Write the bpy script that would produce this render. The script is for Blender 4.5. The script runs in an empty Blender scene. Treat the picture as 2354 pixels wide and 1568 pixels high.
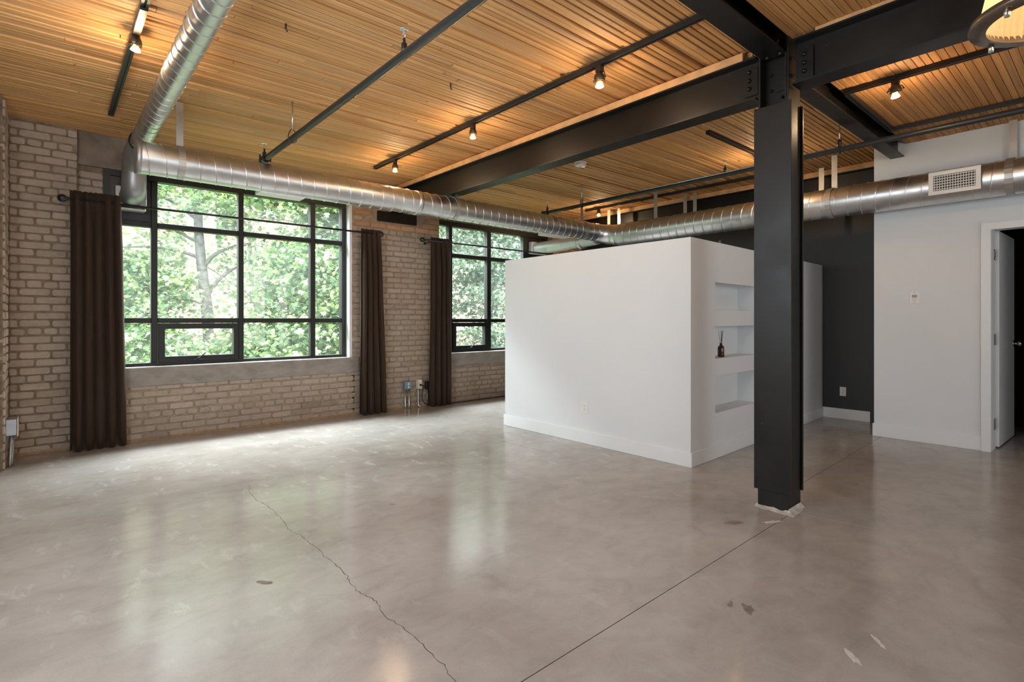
import bpy, math, random
import numpy as np
from mathutils import Vector, Matrix

random.seed(7); np.random.seed(7)
D = bpy.data
SC = bpy.context.scene
COL = SC.collection
R = math.radians
PI = math.pi

# ------------------------------------------------------------------ camera, world, lights, exposure
HEAD = R(48.96)                     # heading of the lens from +X; +Y is the window wall, +X the hall end
cam_d = D.cameras.new('camera'); cam = D.objects.new('camera', cam_d); COL.objects.link(cam)
cam.location = (0, 0, 1.2)
cam.rotation_euler = (R(90), 0, HEAD - R(90))
cam_d.sensor_width = 36.0
cam_d.lens = 1225.0 / 2354.0 * 36.0
cam_d.shift_y = -49.0 / 2354.0
cam_d.clip_start = 0.02; cam_d.clip_end = 300
SC.camera = cam

world = D.worlds.new('sky'); SC.world = world; world.use_nodes = True
bg = world.node_tree.nodes['Background']
bg.inputs['Color'].default_value = (0.93, 0.97, 1.0, 1)
bg.inputs['Strength'].default_value = 2.7

sun_d = D.lights.new('sun', 'SUN'); sun = D.objects.new('sun', sun_d); COL.objects.link(sun)
sun_d.energy = 3.4; sun_d.angle = R(3); sun_d.color = (1.0, 0.96, 0.86)
sun.rotation_euler = (R(38), R(-14), 0)      # high, from behind the building, on to the trees


def area(name, loc, target, sx, sy, watts, color, spread=R(180)):
    l = D.lights.new(name, 'AREA'); l.shape = 'RECTANGLE'; l.size = sx; l.size_y = sy
    l.energy = watts; l.color = color; l.spread = spread
    o = D.objects.new(name, l); COL.objects.link(o); o.location = loc
    o.rotation_euler = (Vector(target) - Vector(loc)).to_track_quat('-Z', 'Y').to_euler()
    return o


# added area lamp above the sight line, boosting sky light through the windows
area('sky_fill', (3.4, 8.7, 5.45), (3.4, 0.0, 5.0), 13.0, 3.0, 3900, (0.88, 0.94, 1.0))
# added fill lamps beside and behind the camera, brightening walls and ceiling
area('fill_side', (-0.72, 2.1, 1.85), (4.0, 2.4, 1.6), 2.4, 1.5, 40, (0.86, 0.94, 1.0))
area('fill_rear', (0.1, -4.0, 1.5), (2.2, 2.8, 2.4), 1.6, 2.4, 34, (0.86, 0.94, 1.0))
area('fill_rear', (4.4, -4.2, 1.5), (4.6, 3.0, 1.9), 2.6, 2.2, 18, (1.0, 0.95, 0.9))

SC.view_settings.view_transform = 'Standard'
SC.view_settings.look = 'None'
SC.view_settings.gamma = 1.0
SC.view_settings.use_curve_mapping = False
SC.view_settings.exposure = 1.45
SC.cycles.max_bounces = 8
SC.cycles.diffuse_bounces = 5
SC.cycles.glossy_bounces = 4
SC.cycles.transmission_bounces = 4
SC.cycles.transparent_max_bounces = 12
SC.cycles.caustics_reflective = False
SC.cycles.caustics_refractive = False
SC.cycles.sample_clamp_indirect = 6.0


# ------------------------------------------------------------------ materials
class N:
    """small helper around a node tree"""
    def __init__(s, name):
        s.m = D.materials.new(name); s.m.use_nodes = True
        s.t = s.m.node_tree; s.b = s.t.nodes['Principled BSDF']; s.out = s.t.nodes['Material Output']

    def n(s, typ, **kw):
        x = s.t.nodes.new(typ)
        for k, v in kw.items():
            setattr(x, k, v)
        return x

    def l(s, a, b):
        s.t.links.new(a, b)

    def set(s, **kw):
        for k, v in kw.items():
            s.b.inputs[k.replace('_', ' ')].default_value = v
        return s

    def pos(s, scale=(1, 1, 1), rand=0.0, use='pos'):
        if use == 'pos':
            src = s.n('ShaderNodeNewGeometry').outputs['Position']
        else:
            src = s.n('ShaderNodeTexCoord').outputs['Object']
        mp = s.n('ShaderNodeMapping'); mp.inputs['Scale'].default_value = scale
        s.l(src, mp.inputs['Vector'])
        if rand:
            oi = s.n('ShaderNodeObjectInfo')
            mu = s.n('ShaderNodeMath', operation='MULTIPLY'); mu.inputs[1].default_value = rand
            s.l(oi.outputs['Random'], mu.inputs[0])
            ad = s.n('ShaderNodeVectorMath', operation='ADD')
            s.l(mp.outputs['Vector'], ad.inputs[0]); s.l(mu.outputs[0], ad.inputs[1])
            return ad.outputs[0]
        return mp.outputs['Vector']

    def noise(s, vec, scale, detail=4, rough=0.55, dist=0.0):
        x = s.n('ShaderNodeTexNoise'); s.l(vec, x.inputs['Vector'])
        x.inputs['Scale'].default_value = scale; x.inputs['Detail'].default_value = detail
        x.inputs['Roughness'].default_value = rough; x.inputs['Distortion'].default_value = dist
        return x.outputs['Fac']

    def ramp(s, fac, stops):
        r = s.n('ShaderNodeValToRGB'); s.l(fac, r.inputs['Fac'])
        e = r.color_ramp.elements
        while len(e) < len(stops):
            e.new(0.5)
        for i, (p, c) in enumerate(stops):
            e[i].position = p
            e[i].color = (c, c, c, 1) if isinstance(c, (int, float)) else (*c, 1)
        return r.outputs['Color']

    def mix(s, fac, a, b, blend='MIX'):
        x = s.n('ShaderNodeMix', data_type='RGBA', blend_type=blend)
        for sock, v in ((x.inputs[0], fac), (x.inputs[6], a), (x.inputs[7], b)):
            if isinstance(v, (int, float)):
                sock.default_value = v
            elif isinstance(v, tuple):
                sock.default_value = (*v, 1)
            else:
                s.l(v, sock)
        return x.outputs[2]

    def bump(s, fac, strength=0.3, dist=0.01):
        x = s.n('ShaderNodeBump'); x.inputs['Strength'].default_value = strength
        x.inputs['Distance'].default_value = dist
        s.l(fac, x.inputs['Height']); s.l(x.outputs['Normal'], s.b.inputs['Normal'])

    def color(s, c):
        s.l(c, s.b.inputs['Base Color'])

    def rough(s, c):
        s.l(c, s.b.inputs['Roughness'])


def simple(name, col, rough=0.5, metal=0.0, var=0.12, scale=8.0, bump=0.0, spec=0.5):
    k = N(name); k.set(Roughness=rough, Metallic=metal)
    k.b.inputs['Specular IOR Level'].default_value = spec
    v = k.pos()
    f = k.noise(v, scale)
    lo = tuple(c * (1 - var) for c in col); hi = tuple(min(1, c * (1 + var)) for c in col)
    k.color(k.ramp(f, [(0.3, lo), (0.7, hi)]))
    if bump:
        k.bump(k.noise(k.pos(), scale * 6), bump, 0.004)
    return k.m


M = {}


def mat_wood(name, tint=1.0):
    k = N(name); k.set(Roughness=0.68)
    v = k.pos((1.6, 34, 34), rand=60.0)
    grain = k.noise(v, 2.2, 6, 0.62, 1.4)
    v2 = k.pos((0.9, 16, 16), rand=90.0)
    wav = k.n('ShaderNodeTexWave', wave_type='RINGS', rings_direction='X'); k.l(v2, wav.inputs['Vector'])
    wav.inputs['Scale'].default_value = 0.9; wav.inputs['Distortion'].default_value = 7.0
    wav.inputs['Detail'].default_value = 3; wav.inputs['Detail Scale'].default_value = 0.7
    oi = k.n('ShaderNodeObjectInfo')
    base = k.ramp(oi.outputs['Random'], [(0.0, (0.50, 0.29, 0.125)), (0.22, (0.62, 0.38, 0.175)), (0.5, (0.72, 0.45, 0.215)),
                                         (0.72, (0.66, 0.41, 0.205)), (0.88, (0.56, 0.37, 0.215)), (1.0, (0.78, 0.50, 0.245))])
    g = k.ramp(grain, [(0.25, 0.62), (0.55, 1.0), (0.8, 1.12)])
    c = k.mix(0.5, base, g, 'MULTIPLY')
    w = k.ramp(wav.outputs['Fac'], [(0.0, 0.66), (0.28, 1.0), (1.0, 1.06)])
    c = k.mix(0.55, c, w, 'MULTIPLY')
    knots = k.noise(k.pos((5, 17, 17), rand=30), 1.3, 2, 0.5)
    kn = k.ramp(knots, [(0.205, 0.45), (0.25, 1.0)])
    c = k.mix(0.8, c, kn, 'MULTIPLY')
    fleck = k.noise(k.pos((9, 22, 22), rand=17), 1.5, 2, 0.5)
    c = k.mix(k.ramp(fleck, [(0.745, 0.0), (0.77, 0.55)]), c, (0.72, 0.58, 0.42))
    c = k.mix(1.0, c, (1.0, 0.86, 0.68), 'MULTIPLY')
    if tint != 1.0:
        c = k.mix(1.0, c, (tint, tint * 0.90, tint * 0.78), 'MULTIPLY')
    k.color(c)
    k.bump(grain, 0.25, 0.003)
    return k.m


M['plank'] = mat_wood('ceiling_wood')
M['plank_wide'] = mat_wood('ceiling_wood_dark', 0.86)
M['deck'] = simple('deck_wood_gap_shade', (0.05, 0.022, 0.008), 0.8, var=0.3)  # wood darkened so the plank gaps carry painted shade


def mat_brick(name, stops, patch):
    k = N(name); k.set(Roughness=0.88)
    oi = k.n('ShaderNodeObjectInfo')
    base = k.ramp(oi.outputs['Random'], stops)
    v = k.pos((1, 1, 1), rand=5)
    f = k.noise(v, 26, 6, 0.65)
    c = k.mix(0.6, base, k.ramp(f, [(0.25, 0.62), (0.5, 0.98), (0.8, 1.18)]), 'MULTIPLY')
    big = k.noise(k.pos((1, 1, 1.4)), 1.9, 4, 0.6)
    c = k.mix(k.ramp(big, [(0.42, 0.0), (0.66, patch)]), c, (0.50, 0.43, 0.37))
    dirt = k.noise(k.pos((1, 1, 1.7)), 5.0, 5, 0.65)
    c = k.mix(k.ramp(dirt, [(0.60, 0.0), (0.72, 0.42)]), c, (0.22, 0.17, 0.13))
    pits = k.noise(k.pos(), 120, 2, 0.5)
    c = k.mix(k.ramp(pits, [(0.26, 0.6), (0.32, 0.0)]), c, (0.16, 0.11, 0.08))
    k.color(c)
    k.bump(f, 0.55, 0.006)
    return k.m


M['brick'] = mat_brick('brick_buff', [(0, (0.35, 0.275, 0.21)), (0.3, (0.42, 0.335, 0.26)), (0.6, (0.385, 0.305, 0.24)), (0.85, (0.46, 0.37, 0.295)), (1, (0.31, 0.245, 0.19))], 0.35)
M['brick_red'] = mat_brick('brick_bare_orange', [(0, (0.50, 0.26, 0.14)), (0.5, (0.58, 0.34, 0.20)), (1, (0.46, 0.25, 0.15))], 0.1)
M['mortar'] = simple('mortar', (0.24, 0.175, 0.12), 0.95, var=0.3, scale=14, bump=0.6)
M['mortar_pale'] = simple('mortar_painted', (0.345, 0.27, 0.205), 0.95, var=0.25, scale=14, bump=0.6)


def mat_cast_concrete():
    k = N('cast_concrete'); k.set(Roughness=0.8)
    f = k.noise(k.pos((1, 1, 2.2)), 5, 6, 0.65)
    c = k.ramp(f, [(0.25, (0.19, 0.165, 0.145)), (0.5, (0.29, 0.26, 0.235)), (0.8, (0.38, 0.35, 0.32))])
    p = k.noise(k.pos(), 60, 2, 0.5)
    c = k.mix(k.ramp(p, [(0.68, 0), (0.74, 0.4)]), c, (0.62, 0.58, 0.53))
    k.color(c); k.bump(k.noise(k.pos(), 45, 4), 0.3, 0.004)
    return k.m


M['cast'] = mat_cast_concrete()
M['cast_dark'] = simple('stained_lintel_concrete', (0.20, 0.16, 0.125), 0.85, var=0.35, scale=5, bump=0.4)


def mat_floor():
    k = N('polished_concrete')
    big = k.noise(k.pos((1, 1, 1)), 0.9, 6, 0.6, 0.4)
    c = k.ramp(big, [(0.28, (0.335, 0.29, 0.26)), (0.5, (0.435, 0.395, 0.365)), (0.72, (0.51, 0.475, 0.445))])
    mid = k.noise(k.pos((1, 1.6, 1)), 5.5, 6, 0.62, 0.6)
    c = k.mix(0.55, c, k.ramp(mid, [(0.25, 0.72), (0.5, 1.0), (0.8, 1.16)]), 'MULTIPLY')
    fine = k.noise(k.pos(), 150, 3, 0.6)
    c = k.mix(0.35, c, k.ramp(fine, [(0.3, 0.8), (0.7, 1.12)]), 'MULTIPLY')
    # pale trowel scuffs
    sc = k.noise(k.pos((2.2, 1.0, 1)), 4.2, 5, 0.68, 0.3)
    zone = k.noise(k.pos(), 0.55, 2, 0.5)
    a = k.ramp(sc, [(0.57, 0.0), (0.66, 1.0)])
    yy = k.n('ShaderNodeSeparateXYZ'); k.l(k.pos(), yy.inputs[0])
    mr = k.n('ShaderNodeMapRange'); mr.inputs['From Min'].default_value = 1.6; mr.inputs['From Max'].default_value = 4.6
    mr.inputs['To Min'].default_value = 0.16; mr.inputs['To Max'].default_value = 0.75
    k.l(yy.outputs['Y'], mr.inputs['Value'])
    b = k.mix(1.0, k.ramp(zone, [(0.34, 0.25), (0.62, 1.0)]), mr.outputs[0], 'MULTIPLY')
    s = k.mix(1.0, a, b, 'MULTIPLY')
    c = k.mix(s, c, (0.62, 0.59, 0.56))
    # dark oil spots
    sp = k.noise(k.pos((1, 1, 1)), 7.5, 2, 0.45)
    c = k.mix(k.ramp(sp, [(0.205, 0.5), (0.235, 0.0)]), c, (0.17, 0.125, 0.10))
    k.color(c)
    r = k.mix(s, k.ramp(mid, [(0.3, 0.14), (0.7, 0.20)]), (0.22, 0.22, 0.22))
    k.rough(r)
    df = k.n('ShaderNodeBsdfDiffuse'); gl = k.n('ShaderNodeBsdfGlossy', distribution='BECKMANN')
    k.l(c, df.inputs['Color']); k.l(r, gl.inputs['Roughness'])
    fr = k.n('ShaderNodeFresnel'); fr.inputs['IOR'].default_value = 1.5
    mx = k.n('ShaderNodeMixShader'); k.l(fr.outputs[0], mx.inputs['Fac'])
    k.l(df.outputs[0], mx.inputs[1]); k.l(gl.outputs[0], mx.inputs[2]); k.l(mx.outputs[0], k.out.inputs['Surface'])
    hb = k.n('ShaderNodeMath', operation='ADD'); k.l(mid, hb.inputs[0]); k.l(fine, hb.inputs[1])
    k.bump(hb.outputs[0], 0.06, 0.006)
    nm = k.b.inputs['Normal'].links[0].from_socket
    k.l(nm, df.inputs['Normal'])
    return k.m


M['floor'] = mat_floor()
M['joint'] = simple('joint_dirt', (0.06, 0.045, 0.035), 0.95)
M['grout'] = simple('white_grout', (0.50, 0.46, 0.41), 0.9, var=0.25, scale=20, bump=0.6)
M['white'] = simple('white_wall_paint', (0.755, 0.775, 0.795), 0.55, var=0.015, scale=1.5)
M['trim'] = simple('white_trim_paint', (0.80, 0.815, 0.83), 0.38, var=0.01)
M['dark_wall'] = simple('charcoal_wall_paint', (0.023, 0.0225, 0.0235), 0.5, var=0.08, scale=1.2)
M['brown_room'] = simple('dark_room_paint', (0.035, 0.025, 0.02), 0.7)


def mat_steel():
    k = N('black_steel'); k.set(Roughness=0.4)
    f = k.noise(k.pos((1, 1, 1)), 3.5, 6, 0.6)
    c = k.ramp(f, [(0.3, (0.004, 0.0029, 0.0024)), (0.7, (0.010, 0.0075, 0.0063))])
    chips = k.noise(k.pos((1.6, 1.6, 1)), 55, 2, 0.5)
    low = k.noise(k.pos(), 2.2, 3, 0.6)
    ch = k.mix(1.0, k.ramp(chips, [(0.735, 0), (0.76, 1)]), k.ramp(low, [(0.55, 0), (0.7, 0.7)]), 'MULTIPLY')
    c = k.mix(ch, c, (0.42, 0.38, 0.33))
    k.color(c)
    k.rough(k.ramp(f, [(0.3, 0.36), (0.7, 0.50)]))
    k.b.inputs['Specular IOR Level'].default_value = 0.38
    k.bump(k.noise(k.pos(), 90, 3), 0.10, 0.003)
    return k.m


M['steel'] = mat_steel()
M['black'] = simple('black_powder_coat', (0.018, 0.017, 0.018), 0.38)
M['black_frame'] = simple('black_window_frame', (0.0065, 0.0075, 0.008), 0.5)
M['pipe'] = simple('dark_pipe', (0.020, 0.021, 0.023), 0.42)


def mat_galv():
    k = N('galvanised_steel'); k.set(Metallic=1.0)
    f = k.noise(k.pos((1, 1, 1)), 5.0, 5, 0.6)
    k.color(k.ramp(f, [(0.3, (0.60, 0.605, 0.61)), (0.7, (0.74, 0.745, 0.75))]))
    k.rough(k.ramp(k.noise(k.pos(), 16, 4), [(0.3, 0.30), (0.7, 0.42)]))
    return k.m


M['galv'] = mat_galv()
M['galv_dull'] = simple('dull_galvanised_strap', (0.50, 0.48, 0.45), 0.45, 0.8)
M['galv_grey'] = simple('grey_sheet_metal', (0.36, 0.365, 0.37), 0.42, 0.7)
M['duct_matte'] = simple('matte_sheet_metal', (0.62, 0.63, 0.64), 0.45, 0.25, var=0.06)
M['chrome'] = simple('satin_nickel', (0.66, 0.62, 0.56), 0.25, 1.0)
M['bright_steel'] = simple('bright_zinc', (0.72, 0.71, 0.69), 0.35, 1.0)
M['plastic_white'] = simple('white_plastic', (0.80, 0.79, 0.77), 0.35, var=0.01)
M['plastic_cream'] = simple('cream_plastic', (0.74, 0.66, 0.52), 0.4, var=0.02)
M['plastic_slot'] = simple('dark_slot', (0.05, 0.045, 0.04), 0.6)
M['box_blue'] = simple('blue_grey_box', (0.22, 0.31, 0.37), 0.5, 0.3)
M['lcd'] = simple('grey_display', (0.23, 0.22, 0.20), 0.3)
M['ledger'] = simple('pine_nailer', (0.60, 0.34, 0.15), 0.6, var=0.22, scale=9, bump=0.3)


def mat_curtain():
    k = N('brown_velvet'); k.set(Roughness=0.85)
    f = k.noise(k.pos((30, 30, 1.2)), 1.5, 4)
    k.color(k.ramp(f, [(0.3, (0.016, 0.007, 0.003)), (0.7, (0.040, 0.019, 0.008))]))
    k.b.inputs['Sheen Weight'].default_value = 0.18
    k.b.inputs['Sheen Roughness'].default_value = 0.4
    k.b.inputs['Sheen Tint'].default_value = (0.55, 0.36, 0.24, 1)
    return k.m


M['curtain'] = mat_curtain()


def mat_pane():
    m = D.materials.new('hazed_glass'); m.use_nodes = True; t = m.node_tree
    for n in list(t.nodes):
        t.nodes.remove(n)
    out = t.nodes.new('ShaderNodeOutputMaterial')
    tr = t.nodes.new('ShaderNodeBsdfTransparent'); tr.inputs['Color'].default_value = (0.93, 0.965, 0.95, 1)
    gl = t.nodes.new('ShaderNodeBsdfGlossy'); gl.inputs['Roughness'].default_value = 0.02
    df = t.nodes.new('ShaderNodeBsdfTranslucent'); df.inputs['Color'].default_value = (0.85, 0.92, 0.9, 1)  # translucent veil mixed in to imitate the overexposed, washed-out view
    lw = t.nodes.new('ShaderNodeLayerWeight')
    pw = t.nodes.new('ShaderNodeMath'); pw.operation = 'POWER'; pw.inputs[1].default_value = 5.0
    fr = t.nodes.new('ShaderNodeMath'); fr.operation = 'MULTIPLY_ADD'; fr.inputs[1].default_value = 0.96; fr.inputs[2].default_value = 0.04
    t.links.new(lw.outputs['Facing'], pw.inputs[0]); t.links.new(pw.outputs[0], fr.inputs[0])
    m1 = t.nodes.new('ShaderNodeMixShader'); m2 = t.nodes.new('ShaderNodeMixShader')
    geo = t.nodes.new('ShaderNodeNewGeometry')
    nz = t.nodes.new('ShaderNodeTexNoise'); nz.inputs['Scale'].default_value = 1.3; nz.inputs['Detail'].default_value = 4
    rp = t.nodes.new('ShaderNodeValToRGB')
    rp.color_ramp.elements[0].position = 0.35; rp.color_ramp.elements[0].color = (0.006, 0.006, 0.006, 1)
    rp.color_ramp.elements[1].position = 0.72; rp.color_ramp.elements[1].color = (0.016, 0.016, 0.016, 1)
    t.links.new(geo.outputs['Position'], nz.inputs['Vector']); t.links.new(nz.outputs['Fac'], rp.inputs['Fac'])
    t.links.new(rp.outputs['Color'], m1.inputs['Fac'])
    t.links.new(tr.outputs[0], m1.inputs[1]); t.links.new(df.outputs[0], m1.inputs[2])
    t.links.new(fr.outputs[0], m2.inputs['Fac']); t.links.new(m1.outputs[0], m2.inputs[1]); t.links.new(gl.outputs[0], m2.inputs[2])
    t.links.new(m2.outputs[0], out.inputs['Surface'])
    return m


M['pane'] = mat_pane()


def emit(name, col, strength):
    k = N(name)
    k.set(Base_Color=(*col, 1))
    k.b.inputs['Emission Color'].default_value = (*col, 1)
    k.b.inputs['Emission Strength'].default_value = strength
    return k.m


M['bulb'] = emit('lit_bulb', (1.0, 0.72, 0.40), 26.0)
M['shade_bronze'] = simple('bronze_shade', (0.12, 0.085, 0.06), 0.35, 0.7)


def mat_reflector():
    k = N('glass_reflector'); k.set(Roughness=0.2)
    k.set(Base_Color=(0.95, 0.70, 0.42, 1))
    k.b.inputs['Transmission Weight'].default_value = 0.6
    return k.m


M['reflector'] = mat_reflector()


def mat_prismatic():
    k = N('ribbed_glass'); k.set(Roughness=0.25, Base_Color=(0.96, 0.80, 0.55, 1))
    t = k.t
    tl = t.nodes.new('ShaderNodeBsdfTranslucent'); tl.inputs['Color'].default_value = (1.0, 0.84, 0.58, 1)
    mx = t.nodes.new('ShaderNodeMixShader'); mx.inputs['Fac'].default_value = 0.6
    k.l(k.b.outputs[0], mx.inputs[1]); k.l(tl.outputs[0], mx.inputs[2]); k.l(mx.outputs[0], k.out.inputs['Surface'])
    return k.m


M['prismatic'] = mat_prismatic()
M['bronze_ring'] = simple('bronze_ring', (0.20, 0.155, 0.12), 0.35, 0.85)
M['amber'] = simple('amber_glass', (0.055, 0.016, 0.012), 0.12)
M['reed'] = simple('rattan_reed', (0.14, 0.095, 0.06), 0.8)
M['label_ink'] = simple('label_print', (0.62, 0.55, 0.50), 0.6)


def mat_leaf(name, stops):
    m = D.materials.new(name); m.use_nodes = True; t = m.node_tree
    for n in list(t.nodes):
        t.nodes.remove(n)
    out = t.nodes.new('ShaderNodeOutputMaterial')
    geo = t.nodes.new('ShaderNodeNewGeometry')
    rp = t.nodes.new('ShaderNodeValToRGB')
    e = rp.color_ramp.elements
    while len(e) < len(stops):
        e.new(0.5)
    for i, (p, c) in enumerate(stops):
        e[i].position = p; e[i].color = (*c, 1)
    t.links.new(geo.outputs['Random Per Island'], rp.inputs['Fac'])
    df = t.nodes.new('ShaderNodeBsdfDiffuse'); tl = t.nodes.new('ShaderNodeBsdfTranslucent')
    gl = t.nodes.new('ShaderNodeBsdfGlossy'); gl.inputs['Roughness'].default_value = 0.4
    gl.inputs['Color'].default_value = (0.9, 1, 0.95, 1)
    a = t.nodes.new('ShaderNodeMixShader'); a.inputs['Fac'].default_value = 0.42
    b = t.nodes.new('ShaderNodeMixShader'); b.inputs['Fac'].default_value = 0.07
    t.links.new(rp.outputs['Color'], df.inputs['Color']); t.links.new(rp.outputs['Color'], tl.inputs['Color'])
    t.links.new(df.outputs[0], a.inputs[1]); t.links.new(tl.outputs[0], a.inputs[2])
    t.links.new(a.outputs[0], b.inputs[1]); t.links.new(gl.outputs[0], b.inputs[2])
    t.links.new(b.outputs[0], out.inputs['Surface'])
    return m


M['leaf_a'] = mat_leaf('maple_leaf', [(0.0, (0.12, 0.23, 0.13)), (0.35, (0.22, 0.36, 0.19)), (0.65, (0.36, 0.49, 0.24)), (0.88, (0.58, 0.66, 0.34)), (1.0, (0.70, 0.72, 0.46))])
M['leaf_b'] = mat_leaf('grey_green_leaf', [(0.0, (0.13, 0.22, 0.16)), (0.5, (0.27, 0.36, 0.28)), (1.0, (0.52, 0.58, 0.44))])
M['bark'] = simple('bark', (0.125, 0.115, 0.115), 0.9, var=0.4, scale=12, bump=0.7)
M['soil'] = simple('planted_ground', (0.20, 0.27, 0.12), 0.95, var=0.4, scale=3)


def mat_far_brick():
    k = N('far_brickwork'); k.set(Roughness=0.9)
    tc = k.n('ShaderNodeNewGeometry')
    sx = k.n('ShaderNodeSeparateXYZ'); k.l(tc.outputs['Position'], sx.inputs[0])
    cb = k.n('ShaderNodeCombineXYZ'); k.l(sx.outputs['X'], cb.inputs['X']); k.l(sx.outputs['Z'], cb.inputs['Y'])
    b = k.n('ShaderNodeTexBrick'); k.l(cb.outputs[0], b.inputs['Vector'])
    b.inputs['Color1'].default_value = (0.30, 0.165, 0.14, 1); b.inputs['Color2'].default_value = (0.25, 0.135, 0.115, 1)
    b.inputs['Mortar'].default_value = (0.42, 0.35, 0.32, 1)
    b.inputs['Scale'].default_value = 1.0; b.inputs['Brick Width'].default_value = 0.24
    b.inputs['Row Height'].default_value = 0.08; b.inputs['Mortar Size'].default_value = 0.012
    k.color(b.outputs['Color'])
    return k.m


M['far_brick'] = mat_far_brick()
M['far_stone'] = simple('pale_stone_band', (0.42, 0.39, 0.37), 0.85)
M['far_glass'] = simple('far_window_glass', (0.20, 0.23, 0.25), 0.15)

# ------------------------------------------------------------------ mesh helpers
def mesh(name, vs, fs, mat, smooth=False):
    me = D.meshes.new(name); me.from_pydata([tuple(v) for v in vs], [], [tuple(f) for f in fs]); me.update()
    if isinstance(mat, str):
        mat = M[mat]
    me.materials.append(mat)
    if smooth:
        me.polygons.foreach_set('use_smooth', [True] * len(me.polygons))
    return me


def link(name, me, parent=None, loc=None, rot=None, scale=None):
    o = D.objects.new(name, me); COL.objects.link(o)
    if parent is not None:
        o.parent = parent
    if loc is not None:
        o.location = loc
    if rot is not None:
        o.rotation_euler = rot
    if scale is not None:
        o.scale = scale
    return o


def tag(o, label, cat, group=None):
    o['label'] = label; o['category'] = cat
    if group:
        o['group'] = group
    return o


def structure(o):
    o['kind'] = 'structure'; return o


def stuff(o):
    o['kind'] = 'stuff'; return o


def empty(name, loc, label, cat, group=None, rz=0.0):
    o = D.objects.new(name, None); COL.objects.link(o); o.location = loc; o.rotation_euler = (0, 0, rz)
    o.empty_display_size = 0.1
    return tag(o, label, cat, group)


def box_vf(x0, x1, y0, y1, z0, z1, c=0.0):
    if c <= 0:
        v = [(x, y, z) for x in (x0, x1) for y in (y0, y1) for z in (z0, z1)]
        f = [(0, 1, 3, 2), (4, 6, 7, 5), (0, 4, 5, 1), (2, 3, 7, 6), (0, 2, 6, 4), (1, 5, 7, 3)]
        return v, f
    # chamfered box: 24 vertices
    v = []; idx = {}
    for sx in (0, 1):
        for sy in (0, 1):
            for sz in (0, 1):
                X = (x0, x1)[sx]; Y = (y0, y1)[sy]; Z = (z0, z1)[sz]
                ix = (c, -c)[sx]; iy = (c, -c)[sy]; iz = (c, -c)[sz]
                for ax, p in (('x', (X, Y + iy, Z + iz)), ('y', (X + ix, Y, Z + iz)), ('z', (X + ix, Y + iy, Z))):
                    idx[(sx, sy, sz, ax)] = len(v); v.append(p)
    f = []
    g = lambda a, b, cc, ax: idx[(a, b, cc, ax)]
    for s in (0, 1):
        q = [g(s, 0, 0, 'x'), g(s, 1, 0, 'x'), g(s, 1, 1, 'x'), g(s, 0, 1, 'x')]; f.append(q if s else q[::-1])
        q = [g(0, s, 0, 'y'), g(0, s, 1, 'y'), g(1, s, 1, 'y'), g(1, s, 0, 'y')]; f.append(q if s else q[::-1])
        q = [g(0, 0, s, 'z'), g(1, 0, s, 'z'), g(1, 1, s, 'z'), g(0, 1, s, 'z')]; f.append(q if s else q[::-1])
    for a in (0, 1):
        for b in (0, 1):
            f.append([g(a, b, 0, 'x'), g(a, b, 1, 'x'), g(a, b, 1, 'y'), g(a, b, 0, 'y')])
            f.append([g(a, 0, b, 'x'), g(a, 1, b, 'x'), g(a, 1, b, 'z'), g(a, 0, b, 'z')])
            f.append([g(0, a, b, 'y'), g(1, a, b, 'y'), g(1, a, b, 'z'), g(0, a, b, 'z')])
            for cc in (0, 1):
                f.append([g(a, b, cc, 'x'), g(a, b, cc, 'y'), g(a, b, cc, 'z')])
    return v, f


def fix(me):
    import bmesh
    bm = bmesh.new(); bm.from_mesh(me); bmesh.ops.recalc_face_normals(bm, faces=bm.faces); bm.to_mesh(me); bm.free()
    return me


def box(name, x0, x1, y0, y1, z0, z1, mat, parent=None, c=0.0):
    v, f = box_vf(x0, x1, y0, y1, z0, z1, c)
    me = mesh(name, v, f, mat)
    if c:
        fix(me)
    return link(name, me, parent)


def prism_vf(poly, a0, a1, axis):
    """poly: list of 2-D points; axis the extrusion axis"""
    n = len(poly); v = []
    for a in (a0, a1):
        for p, q in poly:
            v.append({'X': (a, p, q), 'Y': (p, a, q), 'Z': (p, q, a)}[axis])
    f = [list(range(n)), list(range(2 * n - 1, n - 1, -1))]
    for i in range(n):
        j = (i + 1) % n
        f.append((i, i + n, j + n, j))
    return v, f


def prism(name, poly, a0, a1, axis, mat, parent=None):
    v, f = prism_vf(poly, a0, a1, axis)
    return link(name, fix(mesh(name, v, f, mat)), parent)


def tube_vf(path, radii, n=10, closed=False, cap=True):
    path = [Vector(p) for p in path]; k = len(path)
    if isinstance(radii, (int, float)):
        radii = [radii] * k
    v = []; f = []
    up = None
    for i, p in enumerate(path):
        if closed:
            t = path[(i + 1) % k] - path[i - 1]
        else:
            t = path[min(i + 1, k - 1)] - path[max(i - 1, 0)]
        t.normalize()
        if up is None:
            up = Vector((0, 0, 1)) if abs(t.z) < 0.9 else Vector((1, 0, 0))
        a = t.cross(up)
        if a.length < 1e-4:
            a = t.orthogonal()
        a.normalize(); b = a.cross(t); b.normalize(); up = b
        for j in range(n):
            th = 2 * PI * j / n
            r = radii[i]
            rx, ry = r if isinstance(r, tuple) else (r, r)
            v.append(p + a * (math.cos(th) * rx) + b * (math.sin(th) * ry))
    for i in range(k if closed else k - 1):
        i2 = (i + 1) % k
        for j in range(n):
            j2 = (j + 1) % n
            f.append((i * n + j, i * n + j2, i2 * n + j2, i2 * n + j))
    if cap and not closed:
        f.append(tuple(range(n - 1, -1, -1))); f.append(tuple(range((k - 1) * n, k * n)))
    return v, f


def tube(name, path, r, mat, parent=None, n=10, closed=False, cap=True):
    v, f = tube_vf(path, r, n, closed, cap)
    return link(name, fix(mesh(name, v, f, mat, True)), parent)


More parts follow.
